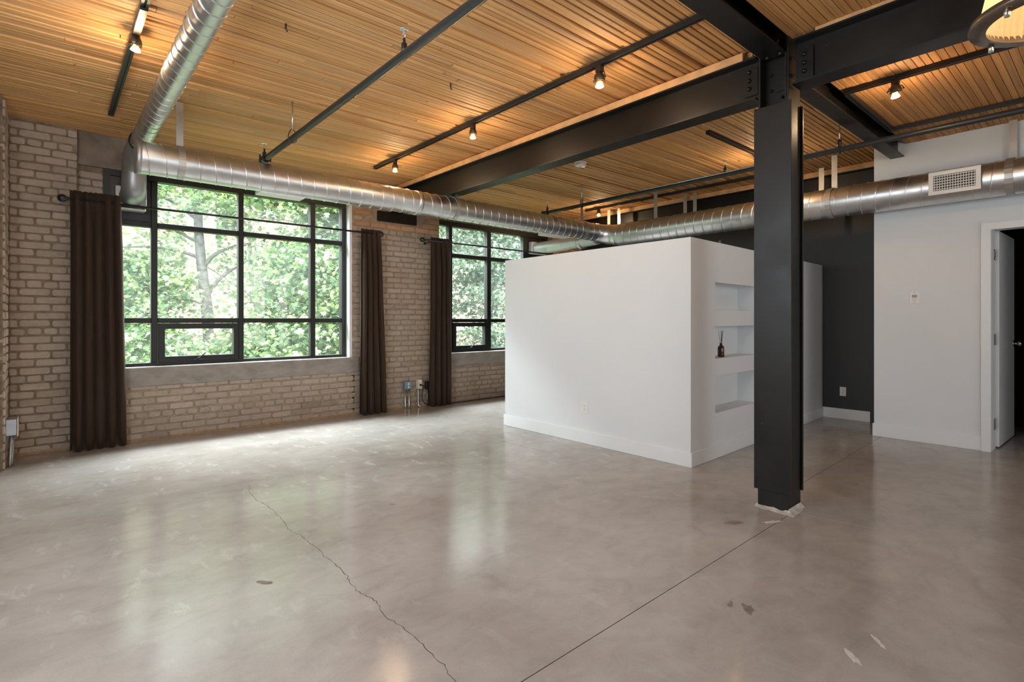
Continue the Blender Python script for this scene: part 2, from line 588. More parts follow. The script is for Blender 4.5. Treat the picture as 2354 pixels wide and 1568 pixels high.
def lathe_vf(prof, n=20, ribs=0.0, cap=True):
    """prof: list of (r, z) revolved about z"""
    v = []; f = []
    for r, z in prof:
        for j in range(n):
            th = 2 * PI * j / n
            rr = r * (1 + (ribs if j % 2 else -ribs))
            v.append((rr * math.cos(th), rr * math.sin(th), z))
    for i in range(len(prof) - 1):
        for j in range(n):
            j2 = (j + 1) % n
            f.append((i * n + j, i * n + j2, (i + 1) * n + j2, (i + 1) * n + j))
    if cap and prof[0][0] > 1e-5 and ribs == 0:
        f.append(tuple(range(n - 1, -1, -1)))
    if cap and prof[-1][0] > 1e-5 and ribs == 0:
        f.append(tuple(range((len(prof) - 1) * n, len(prof) * n)))
    return v, f


def lathe(name, prof, mat, parent=None, loc=(0, 0, 0), rot=None, n=20, smooth=True, ribs=0.0, cap=True):
    v, f = lathe_vf(prof, n, ribs, cap)
    me = mesh(name, v, f, mat, smooth)
    if ribs == 0:
        fix(me)
    return link(name, me, parent, loc, rot)


def smooth_path(pts, sub=6):
    """Catmull-Rom through the points"""
    P = [Vector(p) for p in pts]; out = []
    for i in range(len(P) - 1):
        p0 = P[max(i - 1, 0)]; p1 = P[i]; p2 = P[i + 1]; p3 = P[min(i + 2, len(P) - 1)]
        for s in range(sub):
            t = s / sub
            out.append(0.5 * ((2 * p1) + (p2 - p0) * t + (2 * p0 - 5 * p1 + 4 * p2 - p3) * t * t + (3 * p1 - p0 - 3 * p2 + p3) * t ** 3))
    out.append(P[-1])
    return out


# ------------------------------------------------------------------ bricks
def make_brick(seed, L=0.210, H=0.0585):
    rng = random.Random(seed)
    def j(s): return rng.uniform(-s, s)
    hx, hz = L / 2, H / 2
    rc = rng.uniform(0.008, 0.016)
    pts = [(-hx + rc, -hz), (hx - rc, -hz), (hx, -hz + rc), (hx, hz - rc), (hx - rc, hz), (-hx + rc, hz), (-hx, hz - rc), (-hx, -hz + rc)]
    pts = [(x + j(0.004), z + j(0.0025)) for x, z in pts]
    v = []; dep = rng.uniform(-0.002, 0.003)
    for y, s in ((0.02, 1.0), (-0.005 - dep, 1.0), (-0.010 - dep, None)):
        for x, z in pts:
            if s is None:
                d = rng.uniform(0.003, 0.007)
                v.append((x - math.copysign(d, x), y + j(0.0015), z - math.copysign(d, z)))
            else:
                v.append((x, y, z))
    f = []
    for a in (0, 8):
        for i in range(8):
            k2 = (i + 1) % 8
            f.append((a + i, a + k2, a + 8 + k2, a + 8 + i))
    f.append(tuple(range(16, 24)))
    return v, f


BR = {}
def brick_me(kind, mat):
    key = (kind, mat, random.randrange(9))
    if key not in BR:
        L = 0.210 if kind == 's' else 0.098
        v, f = make_brick(hash((kind, key[2])) % 10000 if False else key[2] * 17 + (0 if kind == 's' else 500), L)
        BR[key] = fix(mesh('brick', v, f, mat))
    return BR[key]


PITCH = 0.0705
def brick_field(parent, a0, a1, z0, z1, plane, facing, mat='brick', skip=None, phase=0.0, red=None, header_at=3):
    """lay bricks between a0..a1 along the wall; facing 'Y-' (wall across Y) or 'X+' (wall across X)"""
    n = 0
    row = int(round(z0 / PITCH))
    z = z0 + PITCH / 2
    while z < z1 - 0.02:
        header = (row % 6) == header_at
        step = 0.110 if header else 0.222
        L = step - 0.012
        x = a0 - step + (phase + (row % 2) * 0.111 + (0.05 if header else 0)) % step
        while x < a1:
            s, e = max(x + 0.006, a0 + 0.002), min(x + step - 0.006, a1 - 0.002)
            x += step
            if e - s < 0.035:
                continue
            c = (s + e) / 2
            if skip and skip(c, z, s, e):
                continue
            use = 'brick_red' if (red and red(c, z)) else mat
            kind = 's' if (e - s) > 0.13 else 'h'
            me = brick_me(kind, use)
            sc = (e - s) / (0.210 if kind == 's' else 0.098)
            zz = z + random.uniform(-0.0025, 0.0025)
            if facing == 'Y-':
                link('brick', me, parent, (c, plane, zz), (0, random.uniform(-0.012, 0.012), 0), (sc, 1, 1))
            else:
                link('brick', me, parent, (plane, c, zz), (0, 0, R(90)), (sc, 1, 1))
            n += 1
        z += PITCH; row += 1
    return n


# ------------------------------------------------------------------ setting: floor
def inset_poly(p, d):
    n = len(p); out = []
    for i in range(n):
        a, b, c = Vector(p[i - 1]), Vector(p[i]), Vector(p[(i + 1) % n])
        e1 = (b - a).normalized(); e2 = (c - b).normalized()
        n1 = Vector((-e1.y, e1.x)); n2 = Vector((-e2.y, e2.x))
        m = (n1 + n2); m.normalize()
        k = d / max(0.3, m.dot(n1))
        out.append(tuple(b + m * k))
    return out


floor = structure(box('floor', -1.2, 9.2, -4.6, 6.9, -0.12, -0.012, 'joint'))
C0 = (3.46, 1.44)
slabs = [
    [(-1.2, 1.268), (3.42, 1.352), C0, (3.405, 2.6), (3.37, 6.9), (-1.2, 6.9)],
    [C0, (3.62, 1.533), (9.2, 1.735), (9.2, 6.9), (3.37, 6.9), (3.405, 2.6)],
    [(3.52, 1.30), (3.66, 0.33), (4.3, -4.6), (9.2, -4.6), (9.2, 1.735), (3.62, 1.533), C0],
    [(-1.2, -4.6), (4.3, -4.6), (3.66, 0.33), (3.52, 1.30), C0, (3.42, 1.352), (-1.2, 1.268)],
]
for p in slabs:
    prism('slab', inset_poly(p, 0.0022), -0.03, 0.0, 'Z', 'floor', floor)
crack = [(1.10, 4.20), (1.097, 4.133), (1.052, 3.994), (1.046, 3.786), (1.067, 3.625), (1.065, 3.404), (1.048, 3.234), (1.033, 3.136), (1.059, 3.015),
         (1.06, 2.884), (1.064, 2.772), (1.054, 2.659), (1.062, 2.543), (1.059, 2.41), (1.041, 2.331), (1.032, 2.235), (1.046, 2.135), (1.052, 2.06),
         (1.029, 1.983), (1.039, 1.86), (1.045, 1.771), (1.039, 1.684), (1.035, 1.55), (1.02, 1.475), (1.03, 1.2), (0.99, 0.9)]
rng = random.Random(3)
cp = []
for a, b in zip(crack[:-1], crack[1:]):
    for s in range(5):
        t = s / 5
        cp.append((a[0] + (b[0] - a[0]) * t + rng.uniform(-0.006, 0.006), a[1] + (b[1] - a[1]) * t))
cv = []; cf = []
for i, (x, y) in enumerate(cp):
    w = rng.uniform(0.0006, 0.0018)
    cv += [(x - w, y, 0.0006), (x + w, y, 0.0006)]
    if i:
        cf.append((2 * i - 2, 2 * i - 1, 2 * i + 1, 2 * i))
link('crack', mesh('crack', cv, cf, 'joint'), floor)
# thin dark peeled patches in the concrete sealer
M['stain'] = simple('bare_concrete_patch', (0.23, 0.185, 0.155), 0.7, var=0.2, scale=30)
M['pale_patch'] = simple('white_plaster_smear', (0.60, 0.565, 0.53), 0.75, var=0.2, scale=40)
def patch(cx, cy, rx, ry, ang, mat, seed, z=0.0007):
    r_ = random.Random(seed); v = []; n = 14
    for i in range(n):
        th = 2 * PI * i / n; q = r_.uniform(0.55, 1.1)
        x, y = rx * q * math.cos(th), ry * q * math.sin(th)
        v.append((cx + x * math.cos(ang) - y * math.sin(ang), cy + x * math.sin(ang) + y * math.cos(ang), z))
    link('stain' if mat == 'stain' else 'plaster_smear', mesh('stain', v, [tuple(range(n))], mat), floor)
patch(2.19, 1.024, 0.05, 0.025, 0.7, 'stain', 1); patch(2.17, 1.09, 0.03, 0.012, 0.3, 'stain', 2)
patch(3.06, 1.515, 0.075, 0.028, -0.55, 'stain', 3); patch(0.75, 2.571, 0.05, 0.022, -0.9, 'stain', 4)
patch(2.16, 0.635, 0.055, 0.014, 0.75, 'pale_patch', 5); patch(2.33, 0.60, 0.05, 0.010, 0.75, 'pale_patch', 6)
patch(3.24, 1.37, 0.07, 0.022, -0.5, 'pale_patch', 8)

# ------------------------------------------------------------------ setting: ceiling bays of plank on edge
ZC = 2.985
PLK = {}
def plank_me(Lq, mat, w):
    key = (Lq, mat, w)
    if key not in PLK:
        c = 0.0035; h = 0.05
        prof = [(-w / 2, h), (-w / 2, c), (-w / 2 + c, 0), (w / 2 - c, 0), (w / 2, c), (w / 2, h)]
        v, f = prism_vf(prof, -Lq / 2, Lq / 2, 'X')
        PLK[key] = fix(mesh('plank', v, f, mat))
    return PLK[key]


def ceiling_bay(x0, x1, y0, y1, zc, mat, mean_len, slope=0.0, flat=False, seed=1):
    r_ = random.Random(seed)
    bay = structure(box('ceiling', x0, x1, y0, y1, zc + 0.040, zc + 0.10, 'deck'))
    p = 0.0445; y = y0 + p / 2
    while y < y1:
        w = r_.choice((0.0385, 0.039, 0.0375, 0.0365)) if not flat else 0.0425
        drop = r_.uniform(-0.003, 0.003)
        if not flat and r_.random() < 0.12:
            drop += r_.choice((0.009, 0.014, -0.006))
        if flat:
            drop *= 0.5
        x = x0
        first = True
        while x < x1 - 1e-3:
            L = r_.uniform(0.6, 1.4) * mean_len
            if first:
                L *= r_.uniform(0.2, 1.0); first = False
            if x + L > x1 - 0.35:
                L = x1 - x
            e = min(x1, x + L)
            Lq = round(e - x, 2)
            xc = (x + e) / 2
            dz = drop + (r_.uniform(-0.0035, 0.0035) if not flat else 0)
            link('plank', plank_me(Lq - 0.003 if Lq > 0.02 else Lq, mat, w), bay, (xc, y, zc + dz))
            x = e
        y += p
    return bay


ceiling_bay(-0.55, 3.53, 1.56, 6.62, ZC, 'plank', 2.3, seed=11)                     # main bay, window side
ceiling_bay(-0.55, 3.53, -0.10, 1.36, 2.955, 'plank_wide', 3.0, flat=True, seed=12)  # bay beyond the cross beam
ceiling_bay(3.55, 7.35, 1.585, 6.62, 2.965, 'plank', 2.3, seed=13)                  # bay over the partition
ceiling_bay(3.55, 6.75, -0.75, 1.42, 2.952, 'plank_wide', 2.2, flat=True, seed=14)   # bay by the door
structure(box('ceiling', -1.2, 9.2, -4.6, 6.9, 3.11, 3.25, 'deck'))

# ------------------------------------------------------------------ setting: window wall
YW = 6.41                                # room face of the brick
def backing(name, x0, x1, z0, z1, y0=YW + 0.006, y1=6.78, mat='mortar'):
    return structure(box(name, x0, x1, y0, y1, z0, z1, mat))

wl = backing('wall_back_left', -0.5, 0.205, 0.0, 3.06)
brick_field(wl, -0.26, 0.205, 0.0, 2.99, YW + 0.004, 'Y-', phase=0.06)
jl = box('jamb_backing', 0.205, 0.405, 6.536, 6.78, 0.72, 2.68, 'mortar', wl)
brick_field(wl, 0.205, 0.405, 0.72, 2.67, 6.534, 'Y-', phase=0.0)
wu = backing('wall_back_window', 0.205, 2.93, 0.0, 0.545, mat='mortar_pale')
brick_field(wu, 0.205, 4.205, 0.0, 0.564, YW + 0.004, 'Y-', phase=0.06)

wp = backing('wall_back_centre', 2.905, 4.205, 0.0, 3.06, mat='mortar_pale')
def near_plate(x, z):
    return z > 2.38 and 3.02 < x < 4.18
brick_field(wp, 2.905, 4.205, 0.564, 2.96, YW + 0.004, 'Y-', phase=0.02,
            skip=lambda c, z, s, e: (2.47 < z < 2.65 and e > 3.235 and s < 3.835), red=near_plate)
wr = backing('wall_back_right', 4.205, 7.4, 0.0, 0.53, mat='mortar_pale')
brick_field(wr, 4.205, 5.62, 0.0, 0.515, YW + 0.004, 'Y-', phase=0.05)
we = backing('wall_back_end', 6.50, 7.4, 0.53, 3.06, mat='mortar_pale')
brick_field(we, 6.50, 7.1, 1.95, 2.75, YW + 0.004, 'Y-', red=lambda x, z: z > 2.3)

# crumbled mortar along the wall foot
M['fillet'] = simple('crumbled_mortar', (0.34, 0.235, 0.15), 0.95, var=0.3, scale=18, bump=0.6)
prism('mortar_fillet', [(6.372, 0.0005), (6.415, 0.0005), (6.415, 0.034), (6.392, 0.014)], 0.205, 4.205, 'X', 'fillet', wu)
prism('mortar_fillet', [(6.372, 0.0005), (6.415, 0.0005), (6.415, 0.034), (6.392, 0.014)], -0.26, 0.205, 'X', 'fillet', wl)

# concrete sills and lintels
structure(box('trim_1', 0.19, 2.985, 6.385, 6.64, 0.535, 0.726, 'cast', c=0.006))
structure(box('trim_2', 4.19, 7.0, 6.385, 6.64, 0.528, 0.716, 'cast', c=0.006))
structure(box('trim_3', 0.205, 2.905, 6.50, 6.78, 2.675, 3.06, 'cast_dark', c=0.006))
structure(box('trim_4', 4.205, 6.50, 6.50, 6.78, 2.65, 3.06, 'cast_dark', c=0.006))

# ------------------------------------------------------------------ windows
def pane(x0, x1, z0, z1, parent, y=6.585):
    return box('pane', x0, x1, y, y + 0.006, z0, z1, 'pane', parent)

def bar(name, x0, x1, z0, z1, parent, y0=6.535, y1=6.62):
    return box(name, x0, x1, y0, y1, z0, z1, 'black_frame', parent, c=0.004)

def window(idx, xs, zs, x_l, x_r, z_b, z_t, sash_col, panel_col):
    """xs: glass spans of the columns, zs: glass spans of the rows (bottom to top)"""
    poly_o = [(x_l, z_b), (x_r, z_b), (x_r, z_t), (x_l, z_t)]
    i0, i1 = xs[0][0], xs[-1][1]; k0, k1 = zs[0][0], zs[-1][1]
    v = []; f = []
    for y in (6.53, 6.63):
        v += [(x, y, z) for x, z in poly_o] + [(i0, y, k0), (i1, y, k0), (i1, y, k1), (i0, y, k1)]
    for i in range(4):
        j = (i + 1) % 4
        f += [(i, j, 4 + j, 4 + i), (8 + i, 12 + i, 12 + j, 8 + j), (i, 8 + i, 8 + j, j), (4 + i, 4 + j, 12 + j, 12 + i)]
    w = structure(link('window_%d' % idx, fix(mesh('window_frame', v, f, 'black_frame'))))
    for a, b in zip(xs[:-1], xs[1:]):
        bar('mullion', a[1], b[0], k0, k1, w)
    for a, b in zip(zs[:-1], zs[1:]):
        for xa, xb in xs:
            bar('transom', xa, xb, a[1], b[0], w)
    for ci, (xa, xb) in enumerate(xs):
        for ri, (za, zb) in enumerate(zs):
            if ri == 0 and ci == sash_col:
                so = [(xa + 0.008, za + 0.002), (xb - 0.004, za + 0.002), (xb - 0.004, zb - 0.004), (xa + 0.008, zb - 0.004)]
                si = [(xa + 0.062, za + 0.058), (xb - 0.052, za + 0.058), (xb - 0.052, zb - 0.062), (xa + 0.062, zb - 0.062)]
                v = []; f = []
                for y in (6.522, 6.60):
                    v += [(x, y, z) for x, z in so] + [(x, y, z) for x, z in si]
                for i in range(4):
                    j = (i + 1) % 4
                    f += [(i, j, 4 + j, 4 + i), (8 + i, 12 + i, 12 + j, 8 + j), (i, 8 + i, 8 + j, j), (4 + i, 4 + j, 12 + j, 12 + i)]
                s = link('sash', fix(mesh('sash', v, f, 'black_frame')), w)
                box('pane', si[0][0], si[1][0], 6.566, 6.572, si[0][1], si[2][1], 'pane', s)
                hx = (xa + xb) / 2 - 0.02
                hp = prism('handle_plate', [(hx - 0.055, za + 0.010), (hx + 0.055, za + 0.010), (hx + 0.045, za + 0.026), (hx - 0.045, za + 0.026)], 6.495, 6.522, 'Y', 'black', s)
                tube('crank_handle', smooth_path([(hx - 0.01, 6.500, za + 0.022), (hx - 0.005, 6.475, za + 0.032), (hx + 0.03, 6.468, za + 0.062), (hx + 0.062, 6.468, za + 0.092)], 4), [0.008] * 6 + [0.0065] * 7, 'black', s, 8)
            elif ri == len(zs) - 1 and ci == panel_col:
                box('panel', xa, xb, 6.56, 6.58, za, zb, 'black', w)
            else:
                pane(xa, xb, za, zb, w)
    return w


ZS = [(0.758, 1.166), (1.219, 2.145), (2.198, 2.621)]
window(1, [(0.46, 0.795), (0.851, 1.615), (1.669, 2.423), (2.482, 2.818)], ZS, 0.402, 2.872, 0.722, 2.678, 1, 0)
window(2, [(4.255, 4.456), (4.518, 5.176), (5.254, 5.939), (6.037, 6.44)], [(0.752, 1.159), (1.214, 2.125), (2.185, 2.580)], 4.205, 6.50, 0.712, 2.655, 1, 3)
# white painted brick ends of the reveal right of window 1
box('reveal', 2.872, 2.906, 6.425, 6.64, 0.726, 2.68, 'white', wu)

# ------------------------------------------------------------------ left pilaster and the unseen sides of the room
wleft = structure(box('wall_left', -0.75, -0.272, 5.84, 6.6, 0.0, 3.06, 'mortar'))
brick_field(wleft, 5.84, 6.405, 0.0, 2.99, -0.270, 'X+', phase=0.1)
structure(box('wall_left_plain', -0.95, -0.80, -4.6, 5.9, 0.0, 3.11, 'mortar_pale'))
structure(box('wall_front', -1.0, 9.2, -4.6, -4.45, 0.0, 3.11, 'white'))
structure(box('wall_left_return', -0.85, -0.30, 5.72, 5.835, 0.0, 3.06, 'mortar'))

# white wall with the doorway
prism_w = [(1.70, 0), (1.70, 3.06), (-4.5, 3.06), (-4.5, 0), (-0.13, 0), (-0.13, 2.03), (0.79, 2.03), (0.79, 0)]
structure(prism('wall_right', prism_w, 6.45, 6.686, 'X', 'white'))
structure(box('wall_end', 7.25, 7.40, 1.70, 6.8, 0.0, 3.06, 'dark_wall'))
structure(box('wall_return', 6.67, 7.25, 1.60, 1.70, 0.0, 3.06, 'dark_wall'))
structure(box('trim_6', 7.19, 7.25, 1.80, 1.935, 0.0, 3.0, 'dark_wall'))
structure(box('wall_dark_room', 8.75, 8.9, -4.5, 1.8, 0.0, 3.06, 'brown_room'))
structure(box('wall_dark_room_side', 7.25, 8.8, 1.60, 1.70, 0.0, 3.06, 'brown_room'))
structure(box('baseboard_right', 6.436, 6.45, 0.858, 1.712, 0.0, 0.131, 'trim', c=0.003))
structure(box('baseboard_end', 7.236, 7.25, 1.935, 2.47, 0.0, 0.125, 'trim', c=0.003))
cas = [(0.858, 0), (0.858, 2.078), (-0.198, 2.078), (-0.198, 0), (-0.13, 0), (-0.13, 2.015), (0.792, 2.015), (0.792, 0)]
structure(prism('trim_5', cas, 6.430, 6.45, 'X', 'trim'))

# door leaf, opened into the dark room
door = structure(box('door_1', 0, 0.810, 0.0, 0.037, 0.012, 2.030, 'trim', c=0.002))
door.location = (6.688, 0.765, 0); door.rotation_euler = (0, 0, R(-1.6))
for z0, m_ in ((1.752, 'bright_steel'), (0.963, 'galv_grey'), (0.176, 'galv_grey')):
    h = box('hinge', -0.100, 0.0, 0.0215, 0.0245, z0, z0 + 0.105, m_, door)
    h.location = (-0.002, 0.0, 0)
    if m_ == 'bright_steel':
        h['label'] = 'bare steel hinge with open screw holes'
        for dx, dz in ((-0.075, 0.09), (-0.025, 0.066), (-0.025, 0.04), (-0.075, 0.015)):
            lathe('screw_hole', [(0.0085, 0), (0.0085, 0.001)], 'plastic_slot', h, (dx, 0.0213, z0 + dz), (R(90), 0, 0), 8)
knob = lathe('knob', [(0.033, 0), (0.033, 0.006), (0.013, 0.012), (0.011, 0.032), (0.020, 0.038), (0.026, 0.048), (0.025, 0.060), (0.015, 0.068), (0.0, 0.070)], 'chrome', door, (0.750, 0.0, 0.957), (R(90), 0, 0), 18)
box('latch_plate', 0.809, 0.812, 0.008, 0.030, 0.93, 0.985, 'chrome', door)

# ------------------------------------------------------------------ half-height partition with niches
PH = 1.873
A = Vector((3.933, 2.309)); B = Vector((7.235, 2.4535))
structure(prism('wall_partition_front', [(3.933, 2.309), (4.06, 2.4145), (4.06, 4.637), (3.933, 4.637)], 0, PH, 'Z', 'white'))
import bmesh
def niche_wall():
    L = (B - A).length
    holes = []
    for zt, zb in ((1.525, 1.283), (1.144, 0.861), (0.712, 0.389)):
        holes.append([(0.428, zb), (1.33, zb), (1.33, zt), (0.428, zt)])
    bm = bmesh.new()
    def loop(pts, y):
        vs = [bm.verts.new((x, y, z)) for x, z in pts]
        es = [bm.edges.new((vs[i], vs[(i + 1) % len(vs)])) for i in range(len(vs))]
        return vs, es
    outer = [(0, 0), (L, 0), (L, PH), (0, PH)]
    ov, oe = loop(outer, 0.0); es = list(oe); hv = []
    for h in holes:
        a, b = loop(h, 0.0); hv.append(a); es += b
    bmesh.ops.triangle_fill(bm, use_beauty=True, use_dissolve=False, edges=es)
    dep = 0.20
    for a in hv:
        bk = [bm.verts.new((v.co.x, dep, v.co.z)) for v in a]
        n = len(a)
        for i in range(n):
            bm.faces.new((a[i], a[(i + 1) % n], bk[(i + 1) % n], bk[i]))
        bm.faces.new(bk)
    bv = [bm.verts.new((x + (0.26 * math.tan(math.atan2(B.y - A.y, B.x - A.x)) + 0.002 if x == 0 else 0), 0.26, z)) for x, z in outer]
    bm.faces.new(bv)
    for i in range(4):
        j = (i + 1) % 4
        bm.faces.new((ov[i], ov[j], bv[j], bv[i]))
    bmesh.ops.recalc_face_normals(bm, faces=bm.faces)
    me = D.meshes.new('wall_partition_side'); bm.to_mesh(me); bm.free(); me.materials.append(M['white'])
    o = structure(link('wall_partition_side', me, None, (A.x, A.y, 0), (0, 0, math.atan2(B.y - A.y, B.x - A.x))))
    return o, L
pside, PL = niche_wall()
ps_rot = math.atan2(B.y - A.y, B.x - A.x)
structure(box('baseboard_partition_front', 3.919, 3.933, 2.295, 4.651, 0.0, 0.121, 'trim', c=0.003))
bb = structure(box('baseboard_partition_side', -0.013, PL, -0.014, 0.0, 0.0, 0.121, 'trim', c=0.003))
bb.location = (A.x, A.y, 0); bb.rotation_euler = (0, 0, ps_rot)

# ------------------------------------------------------------------ structural steel
def i_profile(w, z0, z1, tw=0.009, tf=0.011):
    h = w / 2; t = tw / 2
    return [(-h, z0), (h, z0), (h, z0 + tf), (t, z0 + tf), (t, z1 - tf), (h, z1 - tf), (h, z1), (-h, z1), (-h, z1 - tf), (-t, z1 - tf), (-t, z0 + tf), (-h, z0 + tf)]

def bolt(parent, loc, axis, r=0.013):
    rot = {'X-': (0, R(-90), 0), 'Y-': (R(90), 0, 0), 'Z-': (R(180), 0, 0)}[axis]
    return lathe('bolt', [(r * 1.1, 0), (r * 1.1, 0.003), (r * 0.9, 0.009), (r * 0.5, 0.014), (0, 0.0155)], 'steel', parent, loc, rot, 10)

CX, CY = 3.54, 1.455
# beam from column to the window wall
ba = empty('steel_beam', (3.525, 1.57, 2.63), 'long black steel beam running from the column to the window wall', 'beam')
def beam(root, w, z0, z1, c, a0, a1, axis):
    prof = [(c + p, q) for p, q in i_profile(w, z0, z1)]
    o = prism('girder', prof, a0, a1, axis, 'steel'); o.parent = root
    o.location = -Vector(root.location)
    return o
def under(root, o):
    o.parent = root; o.location = Vector(o.location) - Vector(root.location); return o

beam(ba, 0.15, 2.63, 2.905, 3.525, 1.565, 6.41, 'Y')
under(ba, box('nailer', 3.472, 3.575, 1.66, 6.41, 2.905, 2.972, 'ledger', c=0.004))['label'] = 'pale timber nailer along the top flange'
under(ba, box('cleat', 3.506, 3.516, 1.575, 1.665, 2.68, 2.86, 'steel'))
for z in (2.837, 2.781, 2.727):
    under(ba, bolt(None, (3.506, 1.632, z), 'X-'))
bb_ = empty('steel_beam', (3.525, 1.34, 2.65), 'black steel beam running from the column over the doorway side, towards the pendant lamp', 'beam')
beam(bb_, 0.15, 2.648, 2.925, 3.525, -4.4, 1.345, 'Y')
under(bb_, box('nailer', 3.472, 3.575, -4.4, 1.22, 2.925, 2.985, 'ledger', c=0.004))['label'] = 'pale timber nailer along the top flange'
under(bb_, box('cleat', 3.506, 3.516, 1.24, 1.338, 2.68, 2.875, 'steel'))
for z in (2.832, 2.780, 2.729):
    under(bb_, bolt(None, (3.506, 1.290, z), 'X-'))
bc = empty('steel_beam', (3.46, CY, 2.87), 'shallow black steel cross beam passing overhead towards the camera', 'beam')
beam(bc, 0.145, 2.872, 3.07, CY + 0.005, -0.8, 3.50, 'X')
for dy in (-0.04, 0.04):
    under(bc, bolt(None, (3.46, CY + dy, 2.872), 'Z-', 0.011))
bd = empty('steel_beam', (3.64, CY, 2.83), 'shallow black steel beam ending in the white wall above the vent grille', 'beam')
beam(bd, 0.115, 2.828, 3.03, 1.50, 3.63, 6.46, 'X')
be = empty('steel_beam', (6.96, 2.0, 2.62), 'black steel beam along the dark wall behind the right-hand duct', 'beam')
beam(be, 0.15, 2.62, 2.895, 6.96, 1.705, 6.41, 'Y')
under(be, box('nailer', 6.905, 7.01, 1.705, 6.41, 2.895, 2.962, 'ledger', c=0.004))['label'] = 'pale timber nailer along the top flange'
# bearing plate under the long beam at the window wall
bp = tag(box('bearing_plate', 3.243, 3.823, 6.385, 6.46, 2.494, 2.626, 'steel', c=0.004), 'black steel bearing plate set in orange brick under the beam end', 'plate')
for x in (3.345, 3.722):
    bolt(bp, (x, 6.385, 2.56), 'Y-', 0.012)

# column
col = empty('steel_column', (CX, CY, 0), 'black riveted steel column standing on the concrete floor beside the niches', 'column')
def cpart(name, *a, **k):
    return under(col, box(name, *a, 'steel', **k))
cpart('flange', 3.455, 3.628, 1.362, 1.374, 0.0, 3.0)
cpart('flange', 3.455, 3.628, 1.536, 1.548, 0.0, 3.0)
cpart('web', 3.537, 3.545, 1.374, 1.536, 0.0, 3.0)
cpart('infill_plate', 3.446, 3.455, 1.362, 1.548, 0.0, 2.50)
cpart('infill_plate', 3.628, 3.636, 1.362, 1.548, 0.0, 2.50)
cpart('cover_plate', 3.431, 3.446, 1.338, 1.567, 0.118, 2.553, c=0.002)
cpart('cover_plate', 3.636, 3.650, 1.348, 1.560, 0.108, 2.565, c=0.002)
cpart('cleat', 3.450, 3.537, 1.374, 1.383, 2.60, 2.86)
under(col, bolt(None, (3.500, 1.362, 2.827), 'Y-', 0.011)); under(col, bolt(None, (3.500, 1.362, 2.721), 'Y-', 0.011))
for z in (2.78, 2.68):
    under(col, bolt(None, (3.537, 1.50, z), 'X-', 0.011))
cpart('seat_plate', 3.527, 3.537, 1.392, 1.470, 2.66, 2.76)
under(col, bolt(None, (3.537, 1.43, 2.62), 'X-', 0.009))
# broken plaster mound at the foot
v = []; f = []; r_ = random.Random(5)
ring = [(3.455, 1.362), (3.54, 1.362), (3.628, 1.362), (3.628, 1.455), (3.628, 1.548), (3.54, 1.548), (3.455, 1.548), (3.455, 1.50), (3.455, 1.455), (3.455, 1.41)]
for k_, (grow, z) in enumerate(((0.003, 0.028), (0.012, 0.016), (0.034, 0.001))):
    for x, y in ring:
        d = Vector((x - CX, y - CY)); s = grow * (1 if z > 0.02 else r_.uniform(0.35, 1.35))
        q = Vector((x, y)) + Vector((math.copysign(s, d.x) if abs(d.x) > 0.05 else 0, math.copysign(s, d.y) if abs(d.y) > 0.05 else 0))
        v.append((q.x, q.y, z + (r_.uniform(-0.008, 0.008) if z > 0.01 else 0)))
n = len(ring)
for k_ in range(2):
    for i in range(n):
        j = (i + 1) % n
        f.append((k_ * n + i, k_ * n + j, (k_ + 1) * n + j, (k_ + 1) * n + i))
under(col, link('plaster_skirt', fix(mesh('plaster_skirt', v, f, 'grout'))))['label'] = 'cracked white plaster at the column foot'

# ------------------------------------------------------------------ ducts
def spiral_duct_vf(p0, axis, length, r, pitch, n=40, ridge=0.0050):
    """spiral-seam duct: the seam climbs one pitch per turn"""
    offs = (-0.001, 0.0, 0.0022, 0.0050, 0.0072, 0.0082)
    hts = (0.0, 0.0, 1.0, 1.0, 0.0, 0.0)
    turns = int(length / pitch) + 3
    v = []; f = []
    us = []
    for k in range(-2, turns):
        for o_, h in zip(offs, hts):
            us.append((k * pitch + o_, h))
    for u, h in us:
        for j in range(n + 1):
            th = 2 * PI * j / n
            x = min(max(u + pitch * j / n, 0), length)
            rr = r + ridge * h
            c, s = math.cos(th) * rr, math.sin(th) * rr
            if axis == 'X':
                v.append((p0[0] + x, p0[1] + c, p0[2] + s))
            else:
                v.append((p0[0] + c, p0[1] + x, p0[2] + s))
    m = n + 1
    for i in range(len(us) - 1):
        for j in range(n):
            a = [i * m + j, i * m + j + 1, (i + 1) * m + j + 1, (i + 1) * m + j]
            xs = [v[q][0 if axis == 'X' else 1] for q in a]
            if max(xs) - min(xs) > 1e-5:
                f.append(a)
    return v, f

def spiral_duct(name, p0, axis, length, r, pitch, parent, mat='galv', **k):
    v, f = spiral_duct_vf(p0, axis, length, r, pitch, **k)
    me = mesh(name, v, f, mat, True)
    bm = bmesh.new(); bm.from_mesh(me); bmesh.ops.remove_doubles(bm, verts=bm.verts, dist=1e-5)
    bmesh.ops.delete(bm, geom=[q for q in bm.verts if not q.link_faces], context='VERTS')
    bmesh.ops.recalc_face_normals(bm, faces=bm.faces); bm.to_mesh(me); bm.free()
    return link(name, me, parent)

